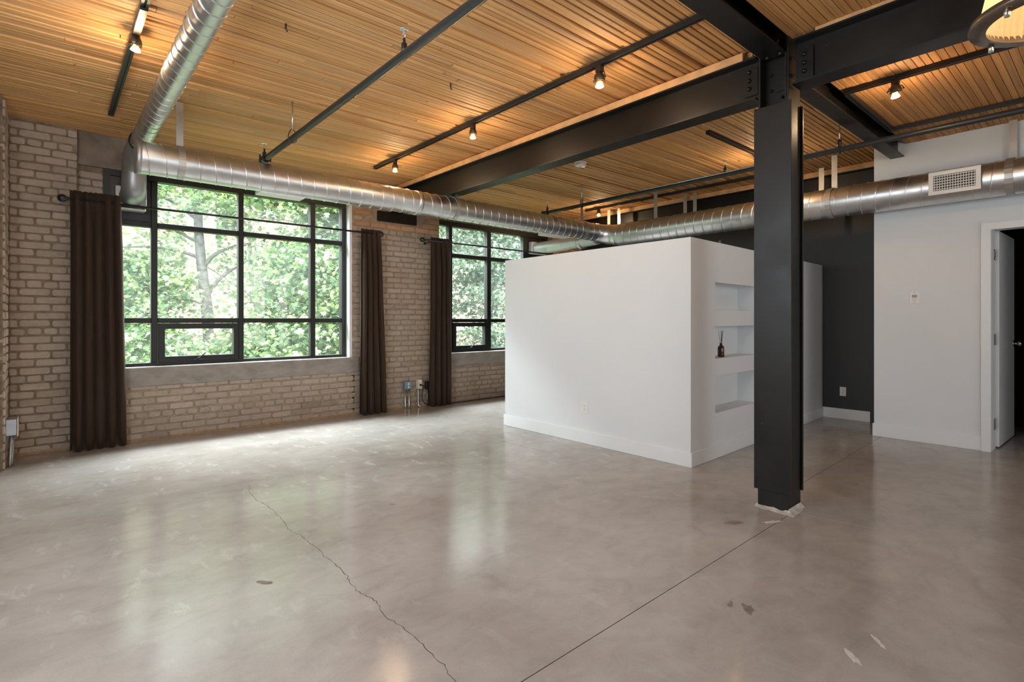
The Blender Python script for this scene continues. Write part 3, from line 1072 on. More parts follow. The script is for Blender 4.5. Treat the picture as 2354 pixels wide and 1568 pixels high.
def strap(parent, pts, w=0.05, t=0.003, axis='X', mat='galv_dull'):
    """flat band following pts; its width along axis"""
    v = []; f = []
    P = [Vector(p) for p in pts]
    for i, p in enumerate(P):
        d = (P[min(i + 1, len(P) - 1)] - P[max(i - 1, 0)]).normalized()
        a = Vector((1, 0, 0)) if axis == 'X' else Vector((0, 1, 0))
        nrm = d.cross(a).normalized()
        for sa, sn in ((-1, -1), (1, -1), (1, 1), (-1, 1)):
            v.append(p + a * (sa * w / 2) + nrm * (sn * t / 2))
        if i:
            b = (i - 1) * 4
            for j in range(4):
                j2 = (j + 1) % 4
                f.append((b + j, b + j2, b + 4 + j2, b + 4 + j))
    f.append((3, 2, 1, 0)); e = (len(P) - 1) * 4; f.append((e, e + 1, e + 2, e + 3))
    return link('hanger_strap', fix(mesh('hanger_strap', v, f, mat)), parent)

D1Y, D1Z, D1R = 5.10, 2.482, 0.127
d1 = empty('air_duct', (0.52, D1Y, D1Z), 'long silver spiral duct hanging in front of the two windows', 'duct')
def u1(o): return under(d1, o)
u1(spiral_duct('duct_body', (0.52, D1Y, D1Z), 'X', 5.62, D1R, 0.118, None))
u1(lathe('end_cap', [(D1R - 0.002, 0), (D1R + 0.004, 0.0), (D1R + 0.004, 0.03), (D1R, 0.034)], 'galv_grey', None, (0.515, D1Y, D1Z), (0, R(90), 0), 36))
for x0, x1, lab in ((1.43, 1.83, None), (5.02, 5.50, None)):
    u1(box('register', x0, x1, D1Y - 0.02, D1Y + 0.13, D1Z - D1R - 0.012, D1Z - D1R + 0.02, 'plastic_white', c=0.003))['label'] = 'white register under the duct'
u1(lathe('coupling', [(D1R + 0.001, 0), (D1R + 0.005, 0.004), (D1R + 0.005, 0.05), (D1R + 0.001, 0.054)], 'galv', None, (3.02, D1Y, D1Z), (0, R(90), 0), 36))
for x, zt in ((0.816, 2.985), (3.53, 2.63), (5.76, 2.965)):
    arc = [(x, D1Y - (D1R + 0.006) * math.cos(R(a)), D1Z + (D1R + 0.006) * math.sin(R(a))) for a in range(-80, 86, 10)]
    u1(strap(None, [(x, D1Y - 0.006, zt), (x, D1Y - 0.006, D1Z + D1R + 0.02)] + arc[::-1], 0.05, axis='X'))

D2X, D2Z, D2R = 6.26, 2.432, 0.1525
d2 = empty('air_duct', (D2X, 1.0, D2Z), 'thick silver spiral duct with a white vent grille passing above the white wall', 'duct')
def u2(o): return under(d2, o)
u2(spiral_duct('duct_body', (D2X, -4.2, D2Z), 'Y', 9.02, D2R, 0.122, None))
# mitred elbow joining the window duct
ep = []
for a in range(0, 91, 9):
    t = a / 90
    rad = 0.20
    ep.append((D2X - rad + rad * math.cos(R(a)), 4.82 + rad * math.sin(R(a)) + 0.08 * t, D2Z + (D1Z - D2Z) * t))
u2(tube('elbow', ep, [D2R + (D1R - D2R) * i / 10 + (0.003 if i in (0, 1, 5, 9, 10) else 0) for i in range(11)], 'galv', None, 36, cap=False))
for xt, zb, y in ((6.33, 2.562, 4.25), (6.75, 2.40, 4.05), (6.75, 2.40, 3.90), (6.33, 2.562, 2.03), (6.75, 2.40, 2.30),
                  (6.75, 2.40, 5.40), (6.75, 2.40, 5.20), (6.385, 2.53, 0.64)):
    u2(strap(None, [(xt, y, 2.955), (xt, y, zb)], 0.055, axis='Y'))
# wrapped strap around the duct left of the frame edge
for y in (0.64, 2.03):
    arc = [(D2X + (D2R + 0.006) * math.cos(R(a)), y, D2Z + (D2R + 0.006) * math.sin(R(a))) for a in range(60, 301, 15)]
    u2(strap(None, arc, 0.055, axis='Y'))
# vent register on the near side: frame, blades, backing box
gx = D2X - D2R - 0.028
vb = u2(box('register_boot', gx + 0.004, gx + 0.13, 0.822, 1.166, 2.345, 2.525, 'galv_grey'))
v = []; f = []
o4 = [(0.812, 2.333), (1.175, 2.333), (1.175, 2.537), (0.812, 2.537)]; i4 = [(0.846, 2.366), (1.141, 2.366), (1.141, 2.504), (0.846, 2.504)]
for x in (gx - 0.010, gx + 0.004):
    v += [(x, y, z) for y, z in o4] + [(x, y, z) for y, z in i4]
for i in range(4):
    j = (i + 1) % 4
    f += [(i, j, 4 + j, 4 + i), (8 + i, 12 + i, 12 + j, 8 + j), (i, 8 + i, 8 + j, j), (4 + i, 4 + j, 12 + j, 12 + i)]
rf = u2(link('register_frame', fix(mesh('register_frame', v, f, 'plastic_white'))))
rf['label'] = 'white double-deflection vent grille'
u2(box('register_throat', gx + 0.002, gx + 0.0035, 0.846, 1.141, 2.366, 2.504, 'plastic_slot'))
for i in range(6):
    z = 2.378 + i * 0.0232
    box('blade', gx - 0.007, gx - 0.001, 0.846, 1.141, z - 0.0028, z + 0.0028, 'plastic_white', rf)
for i in range(16):
    y = 0.855 + i * 0.0185
    box('blade', gx - 0.002, gx + 0.002, y - 0.0022, y + 0.0022, 2.366, 2.504, 'plastic_white', rf)

D3X, D3Z, D3R = 0.622, 2.785, 0.075
d3 = empty('air_duct', (D3X, 3.0, D3Z), 'narrow silver spiral duct running overhead from the camera to the window', 'duct')
def u3(o): return under(d3, o)
u3(spiral_duct('duct_body', (D3X, -2.0, D3Z), 'Y', 7.72, D3R, 0.122, None, n=32, ridge=0.0040))
u3(lathe('collar', [(D3R, 0), (D3R + 0.016, 0.002), (D3R + 0.016, 0.05), (D3R, 0.052)], 'black', None, (D3X, 5.72, D3Z), (R(-90), 0, 0), 28))
u3(tube('window_boot', smooth_path([(D3X, 5.74, D3Z), (D3X, 5.95, D3Z - 0.01), (D3X, 6.10, D3Z - 0.05), (D3X, 6.21, D3Z - 0.14), (D3X, 6.24, D3Z - 0.26), (D3X, 6.27, 2.46), (D3X, 6.35, 2.425), (D3X, 6.49, 2.42)], 6),
        [0.088 + min(1, i / 14) * 0.012 for i in range(43)], 'galv_grey', None, 32))
u3(box('boot_flange', 0.495, 0.752, 6.485, 6.555, 2.335, 2.520, 'galv_grey', c=0.004))
u3(box('drip_ledge', 0.500, 0.735, 6.40, 6.53, 2.275, 2.300, 'galv_dull', c=0.006))
d4 = empty('air_duct', (6.22, 6.0, 2.40), 'short silver boot joining the duct corner to the far window', 'duct')
def u4(o): return under(d4, o)
u4(box('boot_flange', 6.075, 6.40, 6.46, 6.555, 2.30, 2.50, 'plastic_white', c=0.004))
u4(tube('boot_body', smooth_path([(6.22, 6.47, 2.40), (6.22, 6.2, 2.40), (6.225, 5.98, 2.402), (6.235, 5.75, 2.405), (6.245, 5.5, 2.41), (6.25, 5.22, 2.42)], 5),
        [(0.13, 0.098) if i < 14 else (0.115, 0.088) for i in range(26)], 'duct_matte', None, 28))
u4(lathe('coupling', [(0.108, 0), (0.120, 0.004), (0.120, 0.05), (0.108, 0.054)], 'galv', None, (6.245, 5.55, 2.408), (R(90), 0, 0), 28))

# ------------------------------------------------------------------ sprinkler pipes
def sprinkler(parent, x, y, zp):
    h = tube('sprinkler_head', [(x, y, zp + 0.015), (x, y, zp + 0.07), (x, y, zp + 0.072), (x, y, zp + 0.10)], [0.016, 0.016, 0.007, 0.007], 'black', parent, 10)
    lathe('deflector', [(0.024, 0), (0.026, 0.002), (0.0, 0.006)], 'bright_steel', h, (x, y, zp + 0.145), None, 12)
    for s in (-1, 1):
        tube('frame_arm', [(x, y, zp + 0.095), (x, y + s * 0.013, zp + 0.115), (x, y, zp + 0.146)], 0.003, 'bright_steel', h, 6)
    return h

def hanger(parent, x, y, zp, zc):
    h = tube('hanger_rod', [(x, y, zp + 0.075), (x, y, zc - 0.004)], 0.0055, 'bright_steel', parent, 8)
    box('ceiling_plate', x - 0.042, x + 0.042, y - 0.014, y + 0.014, zc - 0.006, zc, 'bright_steel', h)
    tube('clevis', [(x, y, zp + 0.085), (x - 0.018, y, zp + 0.065), (x - 0.034, y, zp + 0.02), (x - 0.03, y, zp - 0.016), (x, y, zp - 0.033), (x + 0.03, y, zp - 0.016), (x + 0.034, y, zp + 0.02), (x + 0.018, y, zp + 0.065)], 0.004, 'black', h, 6, closed=True)
    return h

P1X, P1Z, PR = 1.50, 2.672, 0.0245
p1 = tag(tube('sprinkler_pipe', [(P1X, -3.5, P1Z + 0.02), (P1X, 5.18, P1Z)], PR, 'pipe', None, 16), 'dark sprinkler pipe slung below the plank ceiling between the duct and first light track', 'pipe')
lathe('end_fitting', [(0.036, -0.05), (0.036, -0.036), (0.031, -0.034), (0.031, 0.034), (0.036, 0.036), (0.036, 0.05)], 'black', p1, (P1X, 5.19, P1Z), (R(90), 0, 0), 14)
for s in (-1, 1):
    tube('coupling_bolt', [(P1X + s * 0.045, 5.165, P1Z - 0.02), (P1X + s * 0.045, 5.165, P1Z + 0.03)], 0.008, 'black', p1, 8)
sprinkler(p1, P1X, 5.19, P1Z); sprinkler(p1, P1X, 2.64, P1Z)
hanger(p1, P1X, 4.445, P1Z, ZC)
P2X, P2Z = 5.30, 2.705
p2 = tag(tube('sprinkler_pipe', [(P2X, -3.5, P2Z + 0.01), (P2X, 5.36, P2Z)], PR, 'pipe', None, 16), 'dark sprinkler pipe passing above the partition and behind the column', 'pipe')
lathe('end_fitting', [(0.036, -0.05), (0.036, -0.036), (0.031, -0.034), (0.031, 0.034), (0.036, 0.036), (0.036, 0.05)], 'black', p2, (P2X, 5.37, P2Z), (R(90), 0, 0), 14)
sprinkler(p2, P2X, 5.33, P2Z); sprinkler(p2, P2X, 2.72, P2Z)
hanger(p2, P2X, 4.69, P2Z, 2.965); hanger(p2, P2X, 1.66, P2Z, 2.955)
lathe('rod_cover', [(0.018, 0), (0.018, 0.07), (0.010, 0.078)], 'black', p2, (P2X, 1.66, P2Z + 0.018), None, 12)

# ------------------------------------------------------------------ light tracks and spots
def track_prof(c, z):
    w, h = 0.020, 0.032
    return [(c - w, z + h), (c - w, z), (c - 0.006, z), (c - 0.006, z + 0.008), (c + 0.006, z + 0.008), (c + 0.006, z), (c + w, z), (c + w, z + h)]

def track(name_label, c, a0, a1, axis, z=2.945):
    t = prism('light_track', track_prof(c, z), a0, a1, axis, 'black')
    return tag(t, name_label, 'track light')

def end_cap(t, x, y, z):
    box('end_cap', x - 0.021, x + 0.021, y - 0.006, y + 0.006, z - 0.001, z + 0.0325, 'black', t)

t1 = track('black light track above the long beam, carrying three lit spots', 2.862, 1.58, 5.70, 'Y'); end_cap(t1, 2.862, 5.70, 2.945)
t2 = track('black light track left of the narrow duct, carrying one lit spot', 0.405, 0.5, 5.69, 'Y'); end_cap(t2, 0.405, 5.69, 2.945)
box('live_end', 0.386, 0.424, 3.60, 3.95, 2.930, 2.946, 'black', t2)
t3 = track('square-cornered black light track by the white wall, in the bay with the pendant lamp', 4.58, -1.2, 1.40, 'Y', 2.915)
prism('track_return', track_prof(1.39, 2.915), 4.5975, 5.815, 'X', 'black', t3)
prism('track_return', track_prof(5.80, 2.915), -1.2, 1.3725, 'Y', 'black', t3)
t4 = track('short black light track behind the column top, crossing the plank grain lengthwise', 2.55, 4.64, 6.1, 'X', 2.935)
t5 = track('far black light track near the dark wall, above the right-hand duct', 6.50, 2.70, 5.66, 'Y', 2.93); end_cap(t5, 6.50, 5.66, 2.93)

def spot(x, y, zt, label, drop=0.145, s=1.0, tilt=(0.0, 0.0), power=3.4):
    """track head hanging from z = zt"""
    o = empty('track_spotlight', (x, y, zt), label, 'spotlight', 'lit track spotlights')
    box('adapter', -0.016 * s, 0.016 * s, -0.022 * s, 0.022 * s, -0.040 * s, 0.002, 'black', o, c=0.002)
    zs = -0.042 * s
    yk = 0.040 * s
    zb = -drop + 0.055 * s
    tube('yoke', [(0, -yk, zb), (0, -yk, zs - 0.012 * s), (0, -yk + 0.006, zs), (0, yk - 0.006, zs), (0, yk, zs - 0.012 * s), (0, yk, zb)], 0.0032 * s, 'black', o, 6)
    sh = lathe('shade', [(0.010 * s, 0.045 * s), (0.016 * s, 0.040 * s), (0.030 * s, 0.018 * s), (0.034 * s, 0.002 * s), (0.034 * s, -0.016 * s), (0.031 * s, -0.016 * s), (0.031 * s, 0.0), (0.012 * s, 0.036 * s)], 'shade_bronze', o, (0, 0, zb), (tilt[0], tilt[1], 0), 18, cap=False)
    for sy in (-1, 1):
        lathe('thumb_screw', [(0.006 * s, 0), (0.006 * s, 0.007 * s)], 'black', o, (0, sy * yk, zb), (R(90 if sy < 0 else -90), 0, 0), 8)
    tube('cord', smooth_path([(0.004, 0.004, zs), (0.012, 0.020 * s, zs - 0.012 * s), (0.018, 0.008, zs - 0.024 * s), (0.004, 0.0, zb + 0.042 * s)], 4), 0.0032 * s, 'black', o, 6)
    lathe('lamp_reflector', [(0.013 * s, 0.030 * s), (0.021 * s, 0.012 * s), (0.026 * s, -0.002 * s)], 'reflector', o, (0, 0, -drop + 0.010 * s), (tilt[0], tilt[1], 0), 16, cap=False)
    lathe('bulb', [(0.0245 * s, 0.004 * s), (0.0255 * s, 0.0), (0.018 * s, -0.005 * s), (0.0, -0.007 * s)], 'bulb', o, (0, 0, -drop + 0.008 * s), (tilt[0], tilt[1], 0), 16)
    ld = D.lights.new('bulb_light', 'POINT'); ld.energy = power; ld.color = (1.0, 0.70, 0.40); ld.shadow_soft_size = 0.02
    lo = D.objects.new('bulb_light', ld); COL.objects.link(lo); lo.parent = o; lo.location = (0, 0, -drop - 0.02)
    return o

spot(2.862, 2.37, 2.945, 'lit track spotlight nearest the column, bulb hanging below its shade', drop=0.150, s=1.12)
spot(2.862, 3.82, 2.945, 'lit track spotlight above the long beam, second from the column', drop=0.130)
spot(2.862, 5.235, 2.945, 'lit track spotlight farthest from the column on the long track', drop=0.130)
spot(0.405, 3.99, 2.930, 'lit track spotlight left of the narrow silver duct', drop=0.085, s=1.05, tilt=(0.2, 0.1))
spot(4.58, 1.075, 2.915, 'lit track spotlight by the white wall, with a looped cord', drop=0.130, s=1.1, tilt=(-0.1, -0.25))
spot(6.50, 5.40, 2.930, 'small lit track spotlight above the duct corner', drop=0.110)
spot(5.735, 2.55, 2.935, 'lit track spotlight mostly hidden behind the column', drop=0.130)

# ------------------------------------------------------------------ pendant lamp
pn = empty('pendant_lamp', (2.25, 0.135, 2.1), 'ribbed glass pendant lamp with a bronze rim, glowing at the top right', 'lamp')
dome = [(0.158, 0.004), (0.163, 0.05), (0.150, 0.115), (0.122, 0.185), (0.085, 0.245), (0.055, 0.275)]
lathe('shade', dome, 'prismatic', pn, (0, 0, 0), None, 112, False, ribs=0.022)
lathe('rim', [(0.153, 0.0), (0.195, 0.004), (0.197, 0.010), (0.193, 0.024), (0.180, 0.030), (0.160, 0.024), (0.155, 0.010), (0.153, 0.0)], 'bronze_ring', pn, (0, 0, 0), None, 64, cap=False)
for a in (150, 240, 330, 60):
    lathe('rim_screw', [(0.007, -0.022), (0.008, -0.010), (0.008, 0.002)], 'chrome', pn, (0.176 * math.cos(R(a)), 0.176 * math.sin(R(a)), 0.0), None, 10)
lathe('cap', [(0.058, 0.268), (0.060, 0.29), (0.045, 0.36), (0.030, 0.40), (0.012, 0.41)], 'bronze_ring', pn, (0, 0, 0), None, 24)
tube('stem', [(0, 0, 0.40), (0, 0, 0.855)], 0.008, 'bronze_ring', pn, 10)
lathe('canopy', [(0.06, 0.850), (0.062, 0.835), (0.02, 0.815), (0.01, 0.81)], 'bronze_ring', pn, (0, 0, 0), None, 20)
M['bulb_dim'] = emit('lit_frosted_bulb', (1.0, 0.74, 0.42), 1.6)
lathe('bulb', [(0.0, 0.09), (0.022, 0.10), (0.032, 0.13), (0.026, 0.165), (0.015, 0.20), (0.014, 0.26)], 'bulb_dim', pn, (0, 0, 0), None, 16)
ld = D.lights.new('pendant_light', 'POINT'); ld.energy = 0.55; ld.color = (1.0, 0.72, 0.42); ld.shadow_soft_size = 0.035
lo = D.objects.new('pendant_light', ld); COL.objects.link(lo); lo.parent = pn; lo.location = (0, 0, 0.05)

# ------------------------------------------------------------------ smoke detector, hooks
sd = empty('smoke_detector', (4.50, 4.0, 2.965), 'round white smoke detector on the plank ceiling beside the long beam', 'smoke detector')
lathe('base', [(0.068, 0.0), (0.070, -0.012), (0.060, -0.016)], 'plastic_white', sd, (0, 0, 0), None, 28)
lathe('cover', [(0.056, -0.014), (0.062, -0.020), (0.063, -0.040), (0.052, -0.050), (0.0, -0.052)], 'plastic_white', sd, (0, 0, 0), None, 28)
lathe('test_button', [(0.008, -0.050), (0.008, -0.054), (0.0, -0.0545)], 'lcd', sd, (-0.02, -0.015, 0), None, 10)
for x, y, lab in ((1.082, 3.322, 'small dark hook in the ceiling left of the sprinkler pipe'), (2.296, 3.345, 'small dark hook in the ceiling beside the long light track')):
    tag(tube('ceiling_hook', [(x, y, 2.985), (x, y, 2.955), (x + 0.004, y, 2.945), (x + 0.012, y, 2.945)], 0.006, 'shade_bronze', None, 8), lab, 'hook')

# ------------------------------------------------------------------ curtains and rods
def curtain(x0t, x1t, x0b, x1b, zt, folds, label, seed, slip=None):
    r_ = random.Random(seed)
    nx, nz = folds * 12, 26
    ph = [r_.uniform(-0.5, 0.5) for _ in range(folds + 1)]
    am = [r_.uniform(0.55, 1.45) for _ in range(folds + 1)]
    v = []; f = []
    for k in range(nz + 1):
        t = k / nz
        z = zt - t * (zt - 0.012)
        for i in range(nx + 1):
            s = i / nx
            q = s * folds; a = int(min(q, folds - 1e-6)); fr = q - a
            amp = (am[a] * (1 - fr) + am[a + 1] * fr)
            spread = min(1, t * 4 + 0.25)
            x = (x0t + (x1t - x0t) * s) * (1 - t) + (x0b + (x1b - x0b) * s) * t
            w = math.sin(2 * PI * q + ph[a] * 0.6 * t)
            y = 6.25 + 0.034 * amp * w * spread + 0.006 * math.sin(9 * t + 5 * s)
            x += 0.010 * math.cos(2 * PI * q) * spread
            zz = z
            if k == 0:
                zz += 0.004 * math.sin(4 * PI * q + seed) + r_.uniform(-0.002, 0.002)
            if k == nz:
                zz += 0.008 * math.sin(2 * PI * q)
            v.append((x, y, zz))
    m = nx + 1
    for k in range(nz):
        for i in range(nx):
            f.append((k * m + i, k * m + i + 1, (k + 1) * m + i + 1, (k + 1) * m + i))
    me = mesh('curtain', v, f, 'curtain', True)
    o = link('curtain', me)
    md = o.modifiers.new('thickness', 'SOLIDIFY'); md.thickness = 0.004; md.offset = 0
    return tag(o, label, 'curtain', 'brown curtains')

curtain(0.145, 0.515, 0.140, 0.556, 2.372, 5, 'dark brown curtain at the left end of the first window, hanging to the floor', 1)
curtain(2.945, 3.205, 2.925, 3.285, 2.338, 4, 'dark brown curtain between the first window and the bare brick pier', 2)
curtain(3.962, 4.275, 3.925, 4.295, 2.334, 4, 'dark brown curtain at the left end of the far window, beside the cord', 3)

def rod(x0, x1, z, label, ends):
    o = tag(tube('curtain_rod', [(x0, 6.25, z), (x1, 6.25, z)], 0.0115, 'black', None, 12), label, 'curtain rod')
    for x in ends:
        lathe('finial', [(0.0, -0.036), (0.018, -0.032), (0.031, -0.018), (0.036, 0), (0.031, 0.018), (0.018, 0.032), (0.012, 0.040), (0.012, 0.055)], 'black', o, (x, 6.25, z), (0, R(90 if x < (x0 + x1) / 2 else -90), 0), 18)
    for x in (x0 + 0.10, x1 - 0.10):
        tube('bracket', [(x, 6.25, z - 0.014), (x, 6.30, z - 0.02), (x, 6.408, z - 0.02)], 0.007, 'black', o, 8)
        lathe('bracket_rose', [(0.022, 0), (0.022, 0.008), (0.010, 0.012)], 'black', o, (x, 6.408, z - 0.02), (R(90), 0, 0), 12)
    return o

rod(0.125, 3.20, 2.292, 'long black curtain rod across the first window', (0.095, 3.215))
rod(3.86, 6.60, 2.285, 'long black curtain rod across the far window', (3.83,))

# ------------------------------------------------------------------ electrical boxes, outlets, timer, cord
def receptacle(parent, cx, cy, cz, axis, r=0.016, mat='plastic_white'):
    """duplex socket faces"""
    for dz in (0.020, -0.020):
        if axis == 'Y-':
            q = lathe('socket', [(r, 0), (r, 0.003), (r - 0.002, 0.004)], mat, parent, (cx, cy, cz + dz), (R(90), 0, 0), 14)
            for dx in (-0.006, 0.006):
                box('slot', cx + dx - 0.0015, cx + dx + 0.0015, cy - 0.0052, cy - 0.0035, cz + dz - 0.002, cz + dz + 0.008, 'plastic_slot', q)
                q2 = q.children[-1]; q2.parent = parent
        else:
            q = lathe('socket', [(r, 0), (r, 0.003), (r - 0.002, 0.004)], mat, parent, (cx, cy, cz + dz), (0, R(-90), 0), 14)
            for dy in (-0.006, 0.006):
                box('slot', cx - 0.0052, cx - 0.0035, cy + dy - 0.0015, cy + dy + 0.0015, cz + dz - 0.002, cz + dz + 0.008, 'plastic_slot', parent)

jb = tag(box('junction_box', 3.612, 3.722, 6.335, 6.405, 0.257, 0.368, 'box_blue', c=0.005), 'blue-grey socket box on two conduits, on the brick pier', 'socket box')
receptacle(jb, 3.667, 6.335, 0.312, 'Y-')
for x in (3.635, 3.694):
    tube('conduit', [(x, 6.37, 0.26), (x, 6.37, 0.03), (x, 6.365, 0.0)], 0.0105, 'bright_steel', jb, 10)
jc = tag(box('junction_box', 3.818, 3.884, 6.340, 6.405, 0.250, 0.378, 'plastic_cream', c=0.004), 'cream socket box with a black cord plugged in, on the brick pier', 'socket box')
lathe('socket', [(0.016, 0), (0.016, 0.003), (0.014, 0.004)], 'plastic_white', jc, (3.851, 6.340, 0.345), (R(90), 0, 0), 14)
lathe('plug', [(0.015, 0), (0.015, 0.02), (0.010, 0.03)], 'black', jc, (3.853, 6.340, 0.305), (R(90), 0, 0), 12)
tube('conduit', smooth_path([(3.838, 6.372, 0.252), (3.838, 6.372, 0.06), (3.845, 6.366, 0.02), (3.875, 6.355, 0.004)], 4), 0.0105, 'bright_steel', jc, 10)
jd = tag(box('junction_box', 3.955, 4.030, 6.345, 6.405, 0.235, 0.345, 'black', c=0.004), 'black socket box half hidden behind the far curtain', 'socket box')
tube('conduit', [(3.985, 6.375, 0.24), (3.985, 6.375, 0.0)], 0.0105, 'galv_grey', jd, 10)
tag(tube('power_cord', smooth_path([(3.853, 6.312, 0.303), (3.862, 6.288, 0.298), (3.872, 6.296, 0.255), (3.866, 6.320, 0.17), (3.90, 6.335, 0.07), (3.99, 6.318, 0.010), (4.08, 6.300, 0.007), (4.13, 6.262, 0.012), (4.20, 6.285, 0.007), (4.40, 6.315, 0.006), (4.9, 6.335, 0.006), (5.45, 6.345, 0.006), (5.9, 6.345, 0.006)], 8), 0.0055, 'black', None, 8),
    'thin black cord trailing along the wall foot under the far window', 'cord')
tag(tube('thin_cable', smooth_path([(3.850, 6.385, 2.262), (3.872, 6.396, 2.20), (3.86, 6.397, 2.10), (3.80, 6.397, 2.01), (3.74, 6.397, 1.975), (3.665, 6.397, 1.985)], 6), 0.0022, 'mortar', None, 6),
    'thin pale cable drooping on the brick below the far curtain rod finial', 'cable')
jl_ = tag(box('junction_box', -0.262, -0.190, 5.93, 6.045, 0.255, 0.392, 'galv_grey', c=0.005), 'grey metal socket box on the left brick pilaster', 'socket box')
box('cover_plate', -0.190, -0.184, 5.925, 6.05, 0.250, 0.397, 'plastic_cream', jl_)
for y, x in ((5.955, -0.225), (6.01, -0.215)):
    tube('conduit', [(x, y, 0.257), (x - 0.01, y + 0.01, 0.02), (x - 0.012, y + 0.012, 0.0)], 0.010, 'galv_grey', jl_, 10)

def wall_outlet(x, y0, y1, z0, z1, label, mat):
    o = tag(box('wall_outlet', x - 0.006, x, y0, y1, z0, z1, mat, c=0.002), label, 'outlet')
    yc, zc = (y0 + y1) / 2, (z0 + z1) / 2
    ins = box('insert', x - 0.0085, x - 0.005, yc - 0.017, yc + 0.017, zc - 0.034, zc + 0.034, mat, o)
    for dz in (0.017, -0.017):
        for dy in (-0.006, 0.006):
            box('slot', x - 0.0092, x - 0.0082, yc + dy - 0.0013, yc + dy + 0.0013, zc + dz - 0.002, zc + dz + 0.007, 'plastic_slot', ins)
        box('slot', x - 0.0092, x - 0.0082, yc - 0.002, yc + 0.002, zc + dz - 0.009, zc + dz - 0.005, 'plastic_slot', ins)
    return o
wall_outlet(3.933, 3.401, 3.477, 0.292, 0.404, 'white duplex outlet low on the front of the partition', 'plastic_white')
wall_outlet(7.25, 2.198, 2.266, 0.277, 0.386, 'white duplex outlet low on the charcoal wall', 'plastic_white')
tm = tag(box('wall_timer', 6.443, 6.45, 1.318, 1.396, 1.360, 1.475, 'plastic_white', c=0.002), 'square white timer switch on the white wall', 'switch')
box('display', 6.4405, 6.4435, 1.336, 1.378, 1.418, 1.445, 'lcd', tm)
box('button_flap', 6.4395, 6.4435, 1.340, 1.374, 1.386, 1.408, 'plastic_cream', tm)
for z in (1.372, 1.463):
    lathe('screw', [(0.004, 0), (0.003, 0.002)], 'plastic_slot', tm, (6.4435, 1.357, z), (0, R(-90), 0), 8)
# small clip on the charcoal wall above the partition
mc = tag(box('wall_clip', 7.232, 7.25, 3.775, 3.810, 2.265, 2.330, 'galv_grey', c=0.002), 'small metal clip on the charcoal wall above the partition', 'clip')
lathe('screw', [(0.005, 0), (0.004, 0.003)], 'plastic_slot', mc, (7.232, 3.792, 2.31), (0, R(-90), 0), 8)

# ------------------------------------------------------------------ reed diffuser in the middle niche
def on_side(t, dpt, z):
    u = (B - A).normalized(); n_ = Vector((-u.y, u.x))
    p = A + u * t + n_ * dpt
    return (p.x, p.y, z)
rd = empty('reed_diffuser', on_side(0.70, 0.075, 0.861), 'amber glass reed diffuser standing in the middle niche', 'diffuser')
lathe('bottle', [(0.0, 0.0), (0.027, 0.0), (0.0285, 0.004), (0.0285, 0.080), (0.026, 0.092), (0.018, 0.102), (0.0105, 0.106), (0.0105, 0.110), (0.0, 0.110)], 'amber', rd, (0, 0, 0), None, 24)
lathe('cap', [(0.0115, 0.106), (0.0115, 0.124), (0.0085, 0.126), (0.0, 0.126)], 'black', rd, (0, 0, 0), None, 16)
for i, (dx, dy) in enumerate(((-0.026, 0.010), (0.026, 0.006), (0.031, -0.004), (0.036, 0.004), (0.029, 0.014))):
    tube('reed', [(dx * 0.1, dy * 0.1, 0.09), (dx, dy, 0.235 + 0.004 * (i % 3))], 0.0017, 'reed', rd, 6)
# label: ring and two short bars printed on the curved glass
ang0 = math.atan2(-rd.location.y, -rd.location.x) + 0.55
def curved(th, z, r=0.0289):
    return (r * math.cos(th), r * math.sin(th), z)
tube('label_ring', [curved(ang0 + 0.42 * math.cos(t * PI / 10), 0.064 + 0.0125 * math.sin(t * PI / 10)) for t in range(20)], 0.0011, 'label_ink', rd, 5, closed=True)
tube('label_mark', [curved(ang0 - 0.05, 0.036), curved(ang0 - 0.05, 0.022)], 0.0020, 'label_ink', rd, 5)

# dark curved frame in the room behind the door
fr_ = tag(tube('bentwood_frame', smooth_path([(8.20, 0.30, 0.0), (8.12, 0.45, 0.45), (8.02, 0.62, 0.95), (8.0, 0.66, 1.06), (8.05, 0.60, 1.10), (8.12, 0.48, 1.06), (8.2, 0.35, 1.0), (8.3, 0.1, 0.0)], 6), 0.028, 'black', None, 10),
          'black curved frame standing in the dark room behind the open door', 'frame')
for z in (0.70, 0.78):
    tube('rung', [(8.06, 0.56, z), (8.26, 0.20, z)], 0.012, 'black', fr_, 8)

# ------------------------------------------------------------------ outdoors
structure(box('ground', -25, 45, 7.2, 45, -0.9, -0.6, 'soil'))

# leaf: a small five-lobed maple blade, creased along the midrib
LEAF = np.array([(0, 0, 0), (0.30, 0.02, .05), (0.52, 0.30, .02), (0.26, 0.40, .05), (0.40, 0.78, .0), (0.13, 0.66, .03), (0, 1.0, -.05),
                 (-0.13, 0.66, .03), (-0.40, 0.78, .0), (-0.26, 0.40, .05), (-0.52, 0.30, .02), (-0.30, 0.02, .05)])
LEAF_F = [(0, 1, 2, 3), (0, 3, 4, 5), (0, 5, 6, 7), (0, 7, 8, 9), (0, 9, 10, 11)]

